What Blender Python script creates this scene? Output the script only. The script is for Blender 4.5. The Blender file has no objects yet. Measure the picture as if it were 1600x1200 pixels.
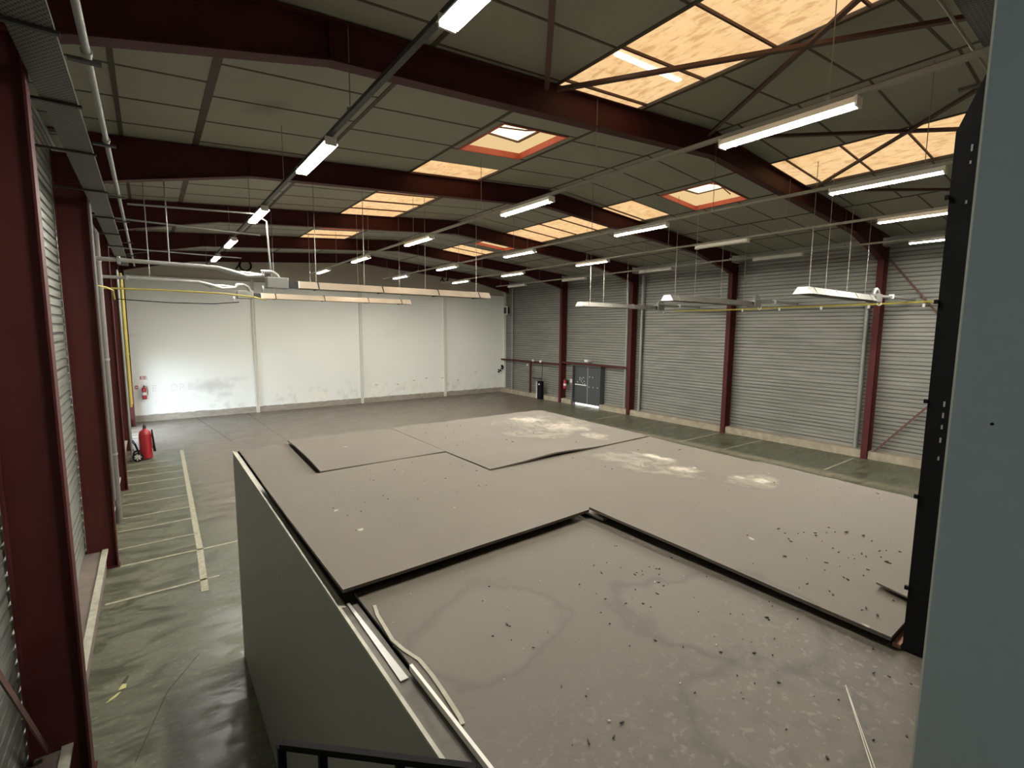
import bpy, bmesh, math, random
from mathutils import Vector, Matrix, noise
random.seed(7)
SC = bpy.context.scene
COL = SC.collection
PI = math.pi

# ------------------------------------------------------------------ camera, world, exposure
cam = bpy.data.cameras.new('camera'); camo = bpy.data.objects.new('camera', cam); COL.objects.link(camo)
YAW, PITCH, ROLL = 0.6406, 0.1119, 0.0078
cam.sensor_width = 36; cam.lens = 36 * 759.18 / 1600; cam.clip_start = 0.02; cam.clip_end = 200
fw = Vector((math.sin(YAW)*math.cos(PITCH), math.cos(YAW)*math.cos(PITCH), -math.sin(PITCH)))
r_ = Vector((math.cos(YAW), -math.sin(YAW), 0)); u_ = r_.cross(fw)
r2 = r_*math.cos(ROLL) + u_*math.sin(ROLL); u2 = -r_*math.sin(ROLL) + u_*math.cos(ROLL)
M = Matrix((r2, u2, -fw)).transposed().to_4x4(); M.translation = Vector((0.6625, -5.6788, 4.1823))
camo.matrix_world = M
SC.camera = camo
w = bpy.data.worlds.new('daylight'); SC.world = w; w.use_nodes = True
w.node_tree.nodes['Background'].inputs[0].default_value = (0.72, 0.85, 1.0, 1)
w.node_tree.nodes['Background'].inputs[1].default_value = 13.0
vs = SC.view_settings
vs.view_transform = 'Standard'; vs.look = 'None'; vs.gamma = 1; vs.exposure = 0.25
vs.use_curve_mapping = False
TUBE_L = 345.0

# ------------------------------------------------------------------ node helpers
class NT:
    def __init__(s, name, rough=0.6, metal=0.0, color=(0.5, 0.5, 0.5)):
        s.m = bpy.data.materials.new(name); s.m.use_nodes = True
        s.t = s.m.node_tree; s.b = s.t.nodes['Principled BSDF']
        s.b.inputs['Roughness'].default_value = rough; s.b.inputs['Metallic'].default_value = metal
        s.b.inputs['Base Color'].default_value = (*color, 1)
        s._pos = None
    def n(s, typ, **kw):
        x = s.t.nodes.new(typ)
        for k, v in kw.items(): setattr(x, k, v)
        return x
    def link(s, a, b): s.t.links.new(a, b)
    def pos(s):
        if s._pos is None: s._pos = s.n('ShaderNodeTexCoord').outputs['Object']
        return s._pos
    def put(s, sock, v):
        if hasattr(v, 'is_output'): s.link(v, sock)
        elif isinstance(v, (tuple, list)): sock.default_value = (*v, 1) if len(v) == 3 and sock.type == 'RGBA' else v
        else: sock.default_value = v
    def math(s, op, a, b=0.0, c=None):
        x = s.n('ShaderNodeMath', operation=op); s.put(x.inputs[0], a); s.put(x.inputs[1], b)
        if c is not None: s.put(x.inputs[2], c)
        return x.outputs[0]
    def vmath(s, op, a, b):
        x = s.n('ShaderNodeVectorMath', operation=op); s.put(x.inputs[0], a); s.put(x.inputs[1], b); return x.outputs[0]
    def scaled(s, sc):
        return s.vmath('MULTIPLY', s.pos(), sc)
    def noise(s, scale=5, detail=4, vec=None, rough=0.55, dist=0.0):
        x = s.n('ShaderNodeTexNoise'); s.link(vec if vec is not None else s.pos(), x.inputs['Vector'])
        x.inputs['Scale'].default_value = scale; x.inputs['Detail'].default_value = detail
        x.inputs['Roughness'].default_value = rough; x.inputs['Distortion'].default_value = dist
        return x.outputs[0]
    def ramp(s, v, a, b, ca=0.0, cb=1.0, smooth=True):
        x = s.n('ShaderNodeMapRange'); x.interpolation_type = 'SMOOTHSTEP' if smooth else 'LINEAR'
        s.put(x.inputs[0], v); x.inputs[1].default_value = a; x.inputs[2].default_value = b
        x.inputs[3].default_value = ca; x.inputs[4].default_value = cb; return x.outputs[0]
    def mix(s, f, a, b):
        x = s.n('ShaderNodeMix', data_type='RGBA'); s.put(x.inputs[0], f); s.put(x.inputs[6], a); s.put(x.inputs[7], b)
        return x.outputs[2]
    def sep(s, v=None):
        x = s.n('ShaderNodeSeparateXYZ'); s.link(v if v is not None else s.pos(), x.inputs[0]); return x.outputs
    def base(s, v): s.put(s.b.inputs['Base Color'], v)
    def bump(s, h, strength=0.3, dist=0.01):
        x = s.n('ShaderNodeBump'); x.inputs['Strength'].default_value = strength; x.inputs['Distance'].default_value = dist
        s.link(h, x.inputs['Height']); s.link(x.outputs[0], s.b.inputs['Normal'])
    def blob(s, cx, cy, rx, ry, ang=0.0, soft=0.4, wob=0.35, nscale=3.0):
        """mask of an irregular elliptical stain lying in the xy plane"""
        v = s.vmath('SUBTRACT', s.pos(), (cx, cy, 0))
        if ang:
            ro = s.n('ShaderNodeVectorRotate', rotation_type='Z_AXIS'); s.link(v, ro.inputs['Vector'])
            ro.inputs['Angle'].default_value = -ang; v = ro.outputs[0]
        v = s.vmath('MULTIPLY', v, (1/rx, 1/ry, 0))
        l = s.n('ShaderNodeVectorMath', operation='LENGTH'); s.link(v, l.inputs[0])
        nn = s.noise(nscale, 4)
        d = s.math('ADD', l.outputs['Value'], s.math('MULTIPLY', s.math('SUBTRACT', nn, 0.5), wob*2))
        return d, s.ramp(d, 1.0, 1.0 - soft)

def simple(name, color, rough=0.6, metal=0.0, var=0.12, scale=6, bump=0.0):
    t = NT(name, rough, metal, color)
    c2 = tuple(c*(1-var*2) for c in color); c1 = tuple(min(1, c*(1+var)) for c in color)
    t.base(t.mix(t.noise(scale, 5), c2, c1))
    if bump: t.bump(t.noise(scale*8, 3), bump, 0.003)
    return t.m

def emis(name, color, strength):
    m = bpy.data.materials.new(name); m.use_nodes = True
    nt = m.node_tree; nt.nodes.clear()
    e = nt.nodes.new('ShaderNodeEmission'); o = nt.nodes.new('ShaderNodeOutputMaterial')
    e.inputs[0].default_value = (*color, 1); e.inputs[1].default_value = strength
    nt.links.new(e.outputs[0], o.inputs[0]); return m

# ------------------------------------------------------------------ materials
def mat_floor():
    t = NT('painted_concrete_floor', 0.5)
    n1 = t.ramp(t.noise(2.2, 10, t.scaled((0.55, 1.6, 1)), 0.78, 0.8), 0.3, 0.7)
    n2 = t.noise(0.35, 4)
    n3 = t.noise(6, 9, t.scaled((0.35, 1.6, 1)), 0.75, 1.0)
    n4 = t.noise(20, 6, t.scaled((0.7, 1.2, 1)))
    x, y, z = t.sep()
    green = t.mix(n1, (0.034, 0.037, 0.022), (0.128, 0.132, 0.080))
    brown = t.mix(n1, (0.055, 0.044, 0.033), (0.215, 0.182, 0.142))
    side = t.ramp(x, 1.1, 1.9)
    deep = t.ramp(y, 3.5, 9.0)
    right = t.ramp(x, 14.5, 17.5, 1, 0.15)
    far = t.ramp(y, 13.0, 16.0)
    f = t.math('MULTIPLY', t.math('MULTIPLY', side, deep), right)
    f = t.math('MAXIMUM', t.math('MAXIMUM', f, far), t.ramp(n2, 0.56, 0.68, 0, 0.7))
    c = t.mix(f, green, brown)
    c = t.mix(t.ramp(n3, 0.48, 0.64, 0, 0.65), c, (0.06, 0.055, 0.042))
    c = t.mix(t.ramp(n3, 0.42, 0.25, 0, 0.35), c, (0.36, 0.34, 0.27))
    c = t.mix(t.ramp(n4, 0.5, 0.7, 0, 0.6), c, (0.035, 0.05, 0.04))
    c = t.mix(t.ramp(n4, 0.42, 0.28, 0, 0.4), c, (0.28, 0.26, 0.20))
    d, b = t.blob(16.6, 3.0, 0.45, 8.5, 0, 0.9, 0.3)
    c = t.mix(t.math('MULTIPLY', b, 0.4), c, (0.42, 0.36, 0.25))
    t.base(c)
    t.link(t.ramp(n1, 0.3, 0.7, 0.30, 0.6), t.b.inputs['Roughness'])
    t.bump(n3, 0.25, 0.01)
    return t.m

def mat_boards():
    t = NT('dusty_chipboard_sheet', 0.75)
    n1 = t.noise(1.3, 5, None, 0.6); n2 = t.noise(60, 3); n3 = t.noise(9, 6, None, 0.7)
    x, y, z = t.sep()
    c = t.mix(n1, (0.074, 0.059, 0.041), (0.108, 0.086, 0.060))
    c = t.mix(t.ramp(n2, 0.35, 0.65, 0, 0.35), c, (0.07, 0.06, 0.048))
    # the nearest sheet is wetter, darker and blotchy
    near = t.ramp(y, -3.05, -3.2)
    left = t.ramp(x, 3.42, 3.38)
    nr = t.math('MULTIPLY', near, left)
    c = t.mix(t.math('MULTIPLY', nr, 0.45), c, (0.075, 0.068, 0.054))
    wet = t.ramp(y, -4.1, -4.9)
    mott = t.math('MULTIPLY', t.ramp(n3, 0.45, 0.62), t.math('MULTIPLY', wet, nr))
    c = t.mix(t.math('MULTIPLY', mott, 0.35), c, (0.04, 0.036, 0.03))
    mott2 = t.math('MULTIPLY', t.ramp(t.noise(28, 4), 0.56, 0.66), t.math('MULTIPLY', wet, nr))
    c = t.mix(t.math('MULTIPLY', mott2, 0.5), c, (0.17, 0.155, 0.125))
    dark = (0.072, 0.060, 0.044)
    pale = (0.42, 0.37, 0.29)
    mid = (0.20, 0.17, 0.13)
    # dried puddles: (cx, cy, rx, ry, angle)
    for cx, cy, rx, ry, ang, k in [(5.35, -0.1, 0.95, 0.95, 0.0, 0.6), (4.95, -2.35, 0.42, 0.75, 0.15, 0.7), (5.25, -3.42, 0.32, 0.26, 0, 0.65)]:
        d, b = t.blob(cx, cy, rx, ry, ang, 0.12, 0.7, 2.0)
        ring = t.math('MULTIPLY', b, t.ramp(d, 0.55, 0.92))
        c = t.mix(t.math('MULTIPLY', ring, k), c, dark)
        brush = t.ramp(t.noise(3.2, 7, t.scaled((1.4, 0.8, 1)), 0.7, 1.2), 0.4, 0.62)
        c = t.mix(t.math('MULTIPLY', t.math('MULTIPLY', t.math('SUBTRACT', b, ring), brush), 0.8), c, mid)
    for cx, cy, rx, ry, ang, k in [(5.45, 0.35, 0.28, 0.32, 0.3, 0.8), (5.55, -0.45, 0.35, 0.40, 0.2, 0.55), (5.5, -1.1, 0.22, 0.32, 0, 0.45),
                                   (5.28, -2.25, 0.10, 0.32, 0.1, 0.95), (5.08, -2.78, 0.14, 0.22, 0.2, 0.8), (5.34, -3.46, 0.09, 0.09, 0, 0.9),
                                   (5.27, -3.28, 0.05, 0.06, 0, 0.8)]:
        d, b = t.blob(cx, cy, rx, ry, ang, 0.8, 0.9, 6.0)
        c = t.mix(t.math('MULTIPLY', t.math('MULTIPLY', b, t.ramp(t.noise(16, 6, None, 0.7), 0.35, 0.6, 0.35, 1.0)), k), c, pale)
    # tide marks on the near sheet: thin dark irregular rings
    for cx, cy, rx, ry, ang, k in [(3.0, -4.42, 0.42, 0.50, 0.5, 0.5), (2.55, -4.9, 0.35, 0.35, 0.0, 0.45), (1.95, -3.75, 0.45, 0.35, 0.4, 0.3)]:
        d, b = t.blob(cx, cy, rx, ry, ang, 0.1, 0.75, 2.2)
        ring = t.math('MULTIPLY', t.ramp(d, 0.80, 0.92), t.ramp(d, 1.10, 0.96))
        c = t.mix(t.math('MULTIPLY', ring, k), c, (0.04, 0.035, 0.028))
        c = t.mix(t.math('MULTIPLY', b, 0.12), c, (0.17, 0.15, 0.12))
    # small pale smudges and dark specks
    sp = t.noise(7, 2, None, 0.4)
    c = t.mix(t.ramp(sp, 0.76, 0.80, 0, 0.5), c, pale)
    c = t.mix(t.ramp(t.noise(30, 2, None, 0.4), 0.80, 0.84, 0, 0.6), c, (0.03, 0.025, 0.02))
    t.base(c)
    t.bump(n3, 0.15, 0.004)
    return t.m

def mat_farwall():
    t = NT('pale_painted_partition', 0.65)
    n1 = t.noise(0.6, 4); x, y, z = t.sep()
    c = t.mix(n1, (0.70, 0.715, 0.675), (0.77, 0.775, 0.725))
    c = t.mix(t.ramp(z, 6.35, 6.45), c, (0.50, 0.46, 0.39))
    base = t.ramp(t.math('ADD', z, t.math('MULTIPLY', t.noise(4, 3), 0.1)), 0.36, 0.33)
    c = t.mix(base, c, t.mix(t.noise(3, 5, t.scaled((1, 1, 3))), (0.13, 0.115, 0.09), (0.42, 0.37, 0.30)))
    # rubbed grey scuffs and pale filler patches low on the wall
    def wall_blob(cx, cz, rx, rz, soft, wob, ns):
        v = t.vmath('MULTIPLY', t.vmath('SUBTRACT', t.pos(), (cx, 0, cz)), (1/rx, 0, 1/rz))
        l = t.n('ShaderNodeVectorMath', operation='LENGTH'); t.link(v, l.inputs[0])
        return t.ramp(t.math('ADD', l.outputs['Value'], t.math('MULTIPLY', t.math('SUBTRACT', t.noise(ns, 4), 0.5), wob*2)), 1.0, 1.0-soft)
    for cx, cz, rx, rz, k in [(2.9, 1.45, 1.3, 0.45, 0.45), (3.4, 1.0, 0.5, 0.2, 0.3), (3.9, 1.7, 0.8, 0.2, 0.2)]:
        c = t.mix(t.math('MULTIPLY', wall_blob(cx, cz, rx, rz, 0.9, 0.5, 4), k), c, (0.33, 0.31, 0.28))
    for cx, cz, rx, rz in [(10.35, 2.3, 0.16, 0.3), (12.1, 2.2, 0.5, 0.22), (13.1, 2.3, 0.22, 0.25), (14.1, 2.25, 0.22, 0.3), (14.05, 1.6, 0.18, 0.25),
                           (13.2, 1.2, 0.15, 0.25), (11.6, 1.25, 0.15, 0.15), (8.3, 1.95, 0.2, 0.3), (16.8, 2.5, 0.13, 0.16), (17.2, 2.25, 0.13, 0.2), (7.9, 0.6, 0.5, 0.3)]:
        c = t.mix(t.math('MULTIPLY', wall_blob(cx, cz, rx, rz, 0.5, 0.3, 5), 0.6), c, (0.78, 0.75, 0.66))
    for k in range(7):
        c = t.mix(t.math('MULTIPLY', wall_blob(11.0+k*1.1+random.uniform(-.3, .3), random.uniform(0.9, 1.5), 0.12, 0.05, 0.5, 0.4, 8), 0.6), c, (0.3, 0.27, 0.24))
    c = t.mix(t.math('MULTIPLY', t.ramp(z, 1.6, 0.4), t.ramp(t.noise(2.5, 5), 0.5, 0.75, 0, 0.4)), c, (0.36, 0.33, 0.28))
    t.base(c); return t.m

def mat_clad(name, ca, cb, metal, rough):
    t = NT(name, rough, metal)
    n = t.noise(1.2, 6, t.scaled((1, 0.5, 2.2)), 0.65)
    n2 = t.noise(8, 3, t.scaled((1, 0.12, 6)))
    c = t.mix(n, ca, cb)
    c = t.mix(t.ramp(n2, 0.45, 0.7, 0, 0.5), c, tuple(v*0.45 for v in ca))
    x, y, z = t.sep()
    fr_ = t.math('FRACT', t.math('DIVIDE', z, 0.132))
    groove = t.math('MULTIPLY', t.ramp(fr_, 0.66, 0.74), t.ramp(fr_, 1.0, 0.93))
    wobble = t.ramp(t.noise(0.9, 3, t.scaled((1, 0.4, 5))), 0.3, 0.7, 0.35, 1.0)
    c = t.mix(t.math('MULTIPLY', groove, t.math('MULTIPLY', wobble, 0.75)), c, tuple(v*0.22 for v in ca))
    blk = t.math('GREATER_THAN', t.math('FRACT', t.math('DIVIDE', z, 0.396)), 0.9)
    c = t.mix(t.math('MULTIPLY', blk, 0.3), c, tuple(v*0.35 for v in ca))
    t.base(c); t.bump(t.noise(20, 3), 0.1, 0.004)
    return t.m

def mat_ceiling():
    t = NT('mineral_ceiling_panel', 0.8)
    n = t.noise(0.5, 3); n2 = t.noise(70, 2)
    c = t.mix(n, (0.27, 0.262, 0.218), (0.36, 0.35, 0.29))
    c = t.mix(t.ramp(n2, 0.4, 0.7, 0, 0.25), c, (0.25, 0.24, 0.2))
    x, y, z = t.sep()
    d, b = t.blob(2.3, 2.7, 0.35, 0.5, 0.3, 0.9, 0.5)
    c = t.mix(t.math('MULTIPLY', b, 0.5), c, (0.12, 0.12, 0.10))
    t.base(c); t.bump(n2, 0.15, 0.003)
    return t.m

def mat_skysheet():
    m = bpy.data.materials.new('amber_translucent_sheet'); m.use_nodes = True
    t = NT.__new__(NT); t.m = m; t.t = m.node_tree; t._pos = None
    t.t.nodes.clear()
    n = t.noise(1.1, 5, None, 0.6); n2 = t.noise(5, 6, t.scaled((2.0, 0.7, 1)), 0.7)
    x, y, z = t.sep()
    c = t.mix(n, (0.82, 0.48, 0.21), (0.98, 0.70, 0.38))
    c = t.mix(t.ramp(n2, 0.48, 0.62, 0, 0.7), c, (0.52, 0.29, 0.11))
    c = t.mix(t.ramp(t.noise(1.6, 6, t.scaled((0.6, 1.8, 1)), 0.7), 0.52, 0.66, 0, 0.5), c, (0.60, 0.33, 0.13))
    e = t.n('ShaderNodeEmission'); t.link(c, e.inputs[0]); e.inputs[1].default_value = 0.86
    p = t.n('ShaderNodeBsdfPrincipled'); p.inputs['Base Color'].default_value = (0.5, 0.3, 0.12, 1); p.inputs['Roughness'].default_value = 0.5
    a = t.n('ShaderNodeAddShader'); t.link(e.outputs[0], a.inputs[0]); t.link(p.outputs[0], a.inputs[1])
    o = t.n('ShaderNodeOutputMaterial'); t.link(a.outputs[0], o.inputs[0]); return m

def mat_perf():
    t = NT('perforated_galvanised_tray', 0.55, 0.5)
    x, y, z = t.sep()
    a = t.math('SINE', t.math('MULTIPLY', x, 170.0)); b = t.math('SINE', t.math('MULTIPLY', y, 110.0))
    h = t.ramp(t.math('MULTIPLY', a, b), 0.15, 0.4)
    t.base(t.mix(h, (0.14, 0.14, 0.125), (0.03, 0.03, 0.03))); return t.m

def mat_side_panel():
    t = NT('grey_green_laminate_panel', 0.5)
    n = t.noise(0.8, 4); x, y, z = t.sep()
    c = t.mix(n, (0.20, 0.20, 0.18), (0.24, 0.24, 0.215))
    st = t.noise(6, 4, t.scaled((1, 1, 0.15)))
    c = t.mix(t.ramp(st, 0.6, 0.8, 0, 0.35), c, (0.28, 0.28, 0.23))
    t.base(c); return t.m

Mt = dict(
    floor=mat_floor(), board=mat_boards(), farwall=mat_farwall(), ceiling=mat_ceiling(), sheet=mat_skysheet(), perf=mat_perf(), sidep=mat_side_panel(),
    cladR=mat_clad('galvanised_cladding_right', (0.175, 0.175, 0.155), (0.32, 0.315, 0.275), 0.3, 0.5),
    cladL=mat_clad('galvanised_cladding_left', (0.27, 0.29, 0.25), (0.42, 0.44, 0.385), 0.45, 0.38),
    steel=simple('oxide_red_steel', (0.072, 0.0175, 0.0165), 0.55, 0, 0.15, 3),
    brace=simple('brown_primer_steel', (0.10, 0.045, 0.035), 0.6),
    joint=simple('brown_ceiling_joint', (0.075, 0.058, 0.038), 0.7),
    plinth=simple('stained_concrete_plinth', (0.34, 0.29, 0.215), 0.85, 0, 0.35, 4, 0.2),
    plinthL=simple('brown_dusty_plinth', (0.17, 0.13, 0.11), 0.85, 0, 0.25, 4, 0.2),
    galv=simple('galvanised_steel', (0.27, 0.27, 0.25), 0.45, 0.4),
    railm=simple('painted_light_rail', (0.26, 0.24, 0.19), 0.5),
    pipegrey=simple('dusty_grey_pipe', (0.13, 0.12, 0.105), 0.6),
    white=simple('white_enamel', (0.75, 0.75, 0.72), 0.4, 0, 0.05),
    offwhite=simple('off_white_paint', (0.62, 0.60, 0.53), 0.5, 0, 0.08),
    aluminium=simple('aluminium_reflector', (0.50, 0.41, 0.31), 0.35, 0.35, 0.1, 3),
    hoodgrey=simple('dusty_heater_hood', (0.22, 0.21, 0.185), 0.5, 0.2),
    dark=simple('dark_metal', (0.03, 0.03, 0.03), 0.5),
    black=simple('black_rubber', (0.005, 0.005, 0.006), 0.85),
    doorm=simple('dark_grey_door_paint', (0.055, 0.06, 0.062), 0.4),
    red=simple('extinguisher_red', (0.30, 0.012, 0.018), 0.35, 0, 0.08),
    redsign=simple('sign_red', (0.45, 0.04, 0.04), 0.5),
    yellow=simple('yellow_gas_pipe', (0.42, 0.34, 0.06), 0.5),
    paint=simple('worn_line_paint', (0.36, 0.34, 0.245), 0.7, 0, 0.35, 14),
    crack=simple('dark_floor_joint', (0.05, 0.05, 0.04), 0.9),
    trail=simple('pale_scraped_dust', (0.33, 0.30, 0.24), 0.9, 0, 0.15, 20),
    dustm=simple('pale_dust', (0.55, 0.5, 0.42), 0.9),
    leaf=simple('dead_leaf', (0.045, 0.035, 0.025), 0.9, 0, 0.3),
    straw=simple('dry_yellow_leaf', (0.45, 0.42, 0.17), 0.8),
    bluegrey=simple('blue_grey_panel', (0.36, 0.42, 0.455), 0.55, 0, 0.04, 30, 0.05),
    wood=simple('broken_timber', (0.32, 0.15, 0.08), 0.8, 0, 0.3, 12),
    edge=simple('pale_panel_edge', (0.40, 0.38, 0.30), 0.6, 0, 0.3, 9),
    channel=simple('dirty_edge_channel', (0.12, 0.105, 0.085), 0.7, 0, 0.4, 8),
    zinc=simple('bright_zinc_strip', (0.42, 0.42, 0.39), 0.35, 0.3, 0.15, 12),
    curb=emis('curb_daylight_glow', (0.95, 0.66, 0.32), 0.75),  # curb walls given a glow that stands in for daylight on them
    redframe=simple('orange_red_frame', (0.62, 0.13, 0.08), 0.55),
    glassblk=simple('ceramic_tube', (0.1, 0.09, 0.08), 0.4),
    tube=emis('lit_fluorescent_tube', (1.0, 0.965, 0.87), TUBE_L),
    tube_off=simple('unlit_tube', (0.80, 0.76, 0.66), 0.3),
    dome=emis('daylit_dome_pane', (1.0, 0.82, 0.52), 1.7),
    gapl=emis('daylight_gap', (1.0, 0.98, 0.9), 2.0),
)

for k_ in ('steel', 'black'): Mt[k_].node_tree.nodes['Principled BSDF'].inputs['Specular IOR Level'].default_value = 0.15

# ------------------------------------------------------------------ mesh helpers
class MB:
    def __init__(s): s.b = bmesh.new()
    def box(s, x0, x1, y0, y1, z0, z1):
        x0, x1 = sorted((x0, x1)); y0, y1 = sorted((y0, y1)); z0, z1 = sorted((z0, z1))
        v = [s.b.verts.new((x, y, z)) for z in (z0, z1) for x, y in ((x0, y0), (x1, y0), (x1, y1), (x0, y1))]
        for f in ((3, 2, 1, 0), (4, 5, 6, 7), (0, 1, 5, 4), (1, 2, 6, 5), (2, 3, 7, 6), (3, 0, 4, 7)):
            s.b.faces.new([v[i] for i in f])
        return s
    def hexa(s, pts):
        v = [s.b.verts.new(p) for p in pts]
        for f in ((3, 2, 1, 0), (4, 5, 6, 7), (0, 1, 5, 4), (1, 2, 6, 5), (2, 3, 7, 6), (3, 0, 4, 7)):
            s.b.faces.new([v[i] for i in f])
        return s
    def bar(s, a, b, w, h, up=(0, 0, 1)):
        a = Vector(a); b = Vector(b); d = (b-a).normalized(); up = Vector(up)
        if abs(d.dot(up)) > 0.98: up = Vector((1, 0, 0))
        sx = d.cross(up).normalized()*w/2; sz = sx.normalized().cross(d).normalized()*h/2
        P = [p + i*sx + j*sz for p in (a, b) for i, j in ((-1, -1), (1, -1), (1, 1), (-1, 1))]
        return s.hexa(P)
    def tube(s, pts, r, n=8, closed=False):
        pts = [Vector(p) for p in pts]; rings = []; N = len(pts)
        rr = r if isinstance(r, (list, tuple)) else [r]*N
        ref = None
        for i, p in enumerate(pts):
            if closed: d = pts[(i+1) % N]-pts[i-1]
            else: d = pts[min(i+1, N-1)]-pts[max(i-1, 0)]
            d.normalize()
            if ref is None: ref = Vector((0, 0, 1)) if abs(d.z) < 0.9 else Vector((1, 0, 0))
            a = (ref - d*ref.dot(d)).normalized(); b = d.cross(a); ref = a
            rings.append([s.b.verts.new(p + (a*math.cos(t) + b*math.sin(t))*rr[i]) for t in [2*PI*k/n for k in range(n)]])
        M_ = N if closed else N-1
        for i in range(M_):
            A = rings[i]; B = rings[(i+1) % N]
            for k in range(n): s.b.faces.new((A[k], A[(k+1) % n], B[(k+1) % n], B[k]))
        if not closed:
            s.b.faces.new(rings[0][::-1]); s.b.faces.new(rings[-1])
        return s
    def lathe(s, prof, c=(0, 0, 0), axis='z', n=20):
        c = Vector(c); rings = []
        for r, h in prof:
            ring = []
            for k in range(n):
                t = 2*PI*k/n; a, b = r*math.cos(t), r*math.sin(t)
                p = {'z': (a, b, h), 'x': (h, a, b), 'y': (b, h, a)}[axis]
                ring.append(s.b.verts.new(c+Vector(p)))
            rings.append(ring)
        for i in range(len(rings)-1):
            for k in range(n): s.b.faces.new((rings[i][k], rings[i][(k+1) % n], rings[i+1][(k+1) % n], rings[i+1][k]))
        s.b.faces.new(rings[0][::-1]); s.b.faces.new(rings[-1]); return s
    def prism(s, poly, a, b, axis='y'):
        def P(u, v, h): return {'y': (u, h, v), 'x': (h, u, v), 'z': (u, v, h)}[axis]
        A = [s.b.verts.new(P(u, v, a)) for u, v in poly]; B = [s.b.verts.new(P(u, v, b)) for u, v in poly]
        n = len(poly)
        for k in range(n): s.b.faces.new((A[k], A[(k+1) % n], B[(k+1) % n], B[k]))
        s.b.faces.new(A[::-1]); s.b.faces.new(B); return s
    def build(s, name, m, parent=None, smooth=False, bevel=0):
        bmesh.ops.recalc_face_normals(s.b, faces=s.b.faces)
        me = bpy.data.meshes.new(name); s.b.to_mesh(me); s.b.free()
        me.materials.append(m)
        if smooth:
            for p in me.polygons: p.use_smooth = True
        o = bpy.data.objects.new(name, me); COL.objects.link(o)
        if smooth:
            md = o.modifiers.new('split', 'EDGE_SPLIT'); md.split_angle = math.radians(40)
        if bevel:
            md = o.modifiers.new('bevel', 'BEVEL'); md.width = bevel; md.segments = 2
        if parent: o.parent = parent; o.matrix_parent_inverse = parent.matrix_world.inverted() if parent.type == 'EMPTY' else Matrix()
        return o

def tag(o, label=None, cat=None, group=None, kind=None):
    if label: o['label'] = label
    if cat: o['category'] = cat
    if group: o['group'] = group
    if kind: o['kind'] = kind
    return o
def thing(name, label, cat, loc=(0, 0, 0), group=None):
    o = bpy.data.objects.new(name, None); COL.objects.link(o); o.empty_display_size = 0.1
    o.location = loc; o.matrix_world = Matrix.Translation(loc)
    return tag(o, label, cat, group)
def copy_tree(o, parent=None):
    c = o.copy(); COL.objects.link(c)
    if parent: c.parent = parent
    for ch in o.children: copy_tree(ch, c)
    return c
def structure(mb, name, m, **k):
    return tag(mb.build(name, m, **k), kind='structure')

# ------------------------------------------------------------------ the hall
W = 19.5; CL = -0.42; CR = 19.92; FAR = 20.95; BACK = -10.3
def zc(x): return 7.27 + 0.0785*(x if x <= 9.75 else 19.5-x)
def zb(x):
    x = x if x <= 9.75 else 19.5-x
    return 6.50 + (x/2.4)*0.53 if x < 2.4 else 7.03 + (x-2.4)/7.35*0.56

fl = structure(MB().box(CL-0.6, CR+0.6, BACK-0.3, FAR+0.3, -0.2, 0), 'floor', Mt['floor'])
# painted lines on the floor (worn yellow-white), children of the floor
def line(x0, y0, x1, y1, wd):
    return MB().bar((x0, y0, 0.001), (x1, y1, 0.001), wd, 0.003).build('painted_line', Mt['paint'], fl)
line(1.14, 3.1, 1.20, 5.0, 0.10); line(1.20, 5.0, 1.33, 14.1, 0.10)
line(-0.11, 3.52, 1.38, 3.54, 0.05); line(0.02, 4.89, 1.9, 4.88, 0.05)
for yy in (5.75, 6.75, 7.6, 8.6, 9.5, 10.4, 11.2, 12.0, 12.75): line(-0.08, yy, 1.22+0.01*(yy-5), yy+0.02, 0.035)
line(17.2, 10.12, 19.2, 10.08, 0.06); line(16.6, 5.0, 19.3, 5.03, 0.06); line(16.8, 3.38, 19.4, 3.32, 0.06); line(17.0, 0.2, 19.3, 0.2, 0.06)
jb = MB(); jb.bar((0.94, 1.39, 0.001), (0.59, 0.83, 0.001), 0.012, 0.003); jb.bar((0.59, 0.83, 0.001), (0.31, -0.11, 0.001), 0.012, 0.003)
jb.bar((4.6, 12.5, 0.001), (4.3, 20.9, 0.001), 0.03, 0.003); jb.bar((2.9, 14.5, 0.001), (2.2, 20.9, 0.001), 0.03, 0.003)
jb.build('floor_joint', Mt['crack'], fl)

# corrugated liner-tray walls: a ribbed profile swept along the wall
def ribs(face, out, z0, z1, pitch=0.132):
    pts = [(face+out*0.10, z0)]
    z = z0; k = 0
    while z < z1-0.01:
        p = pitch
        zz = min(z+p, z1)
        d = 0.0 if k % 3 else 0.0
        pts += [(face, z), (face, z+p*0.70), (face+out*0.022, z+p*0.78), (face+out*0.022, z+p*0.97)] if z+p <= z1 else [(face, z), (face, z1)]
        z = zz; k += 1
    pts += [(face+out*0.10, z1)]
    return pts
# left wall, with the goods doorway at its far end
DY0, DY1, DZ = 16.2, 19.6, 2.6
mb = MB()
mb.prism(ribs(CL, -1, 0.0, 7.35), BACK, DY0); mb.prism(ribs(CL, -1, 0.0, 7.35), DY1, FAR)
mb.prism(ribs(CL, -1, DZ, 7.35), DY0, DY1)
structure(mb, 'wall_left', Mt['cladL'])
structure(MB().prism(ribs(CR, 1, 0.0, 7.35), BACK, FAR), 'wall_right', Mt['cladR'])
fwp = [(CL-0.1, 0), (CR+0.1, 0), (CR+0.1, zc(CR)+.1), (9.75, zc(9.75)+.1), (CL-0.1, zc(CL)+.1)]
wf = structure(MB().prism(fwp, FAR, FAR+0.15), 'wall_far', Mt['farwall'])
structure(MB().prism(fwp, BACK-0.15, BACK), 'wall_back', Mt['cladL'])
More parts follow.
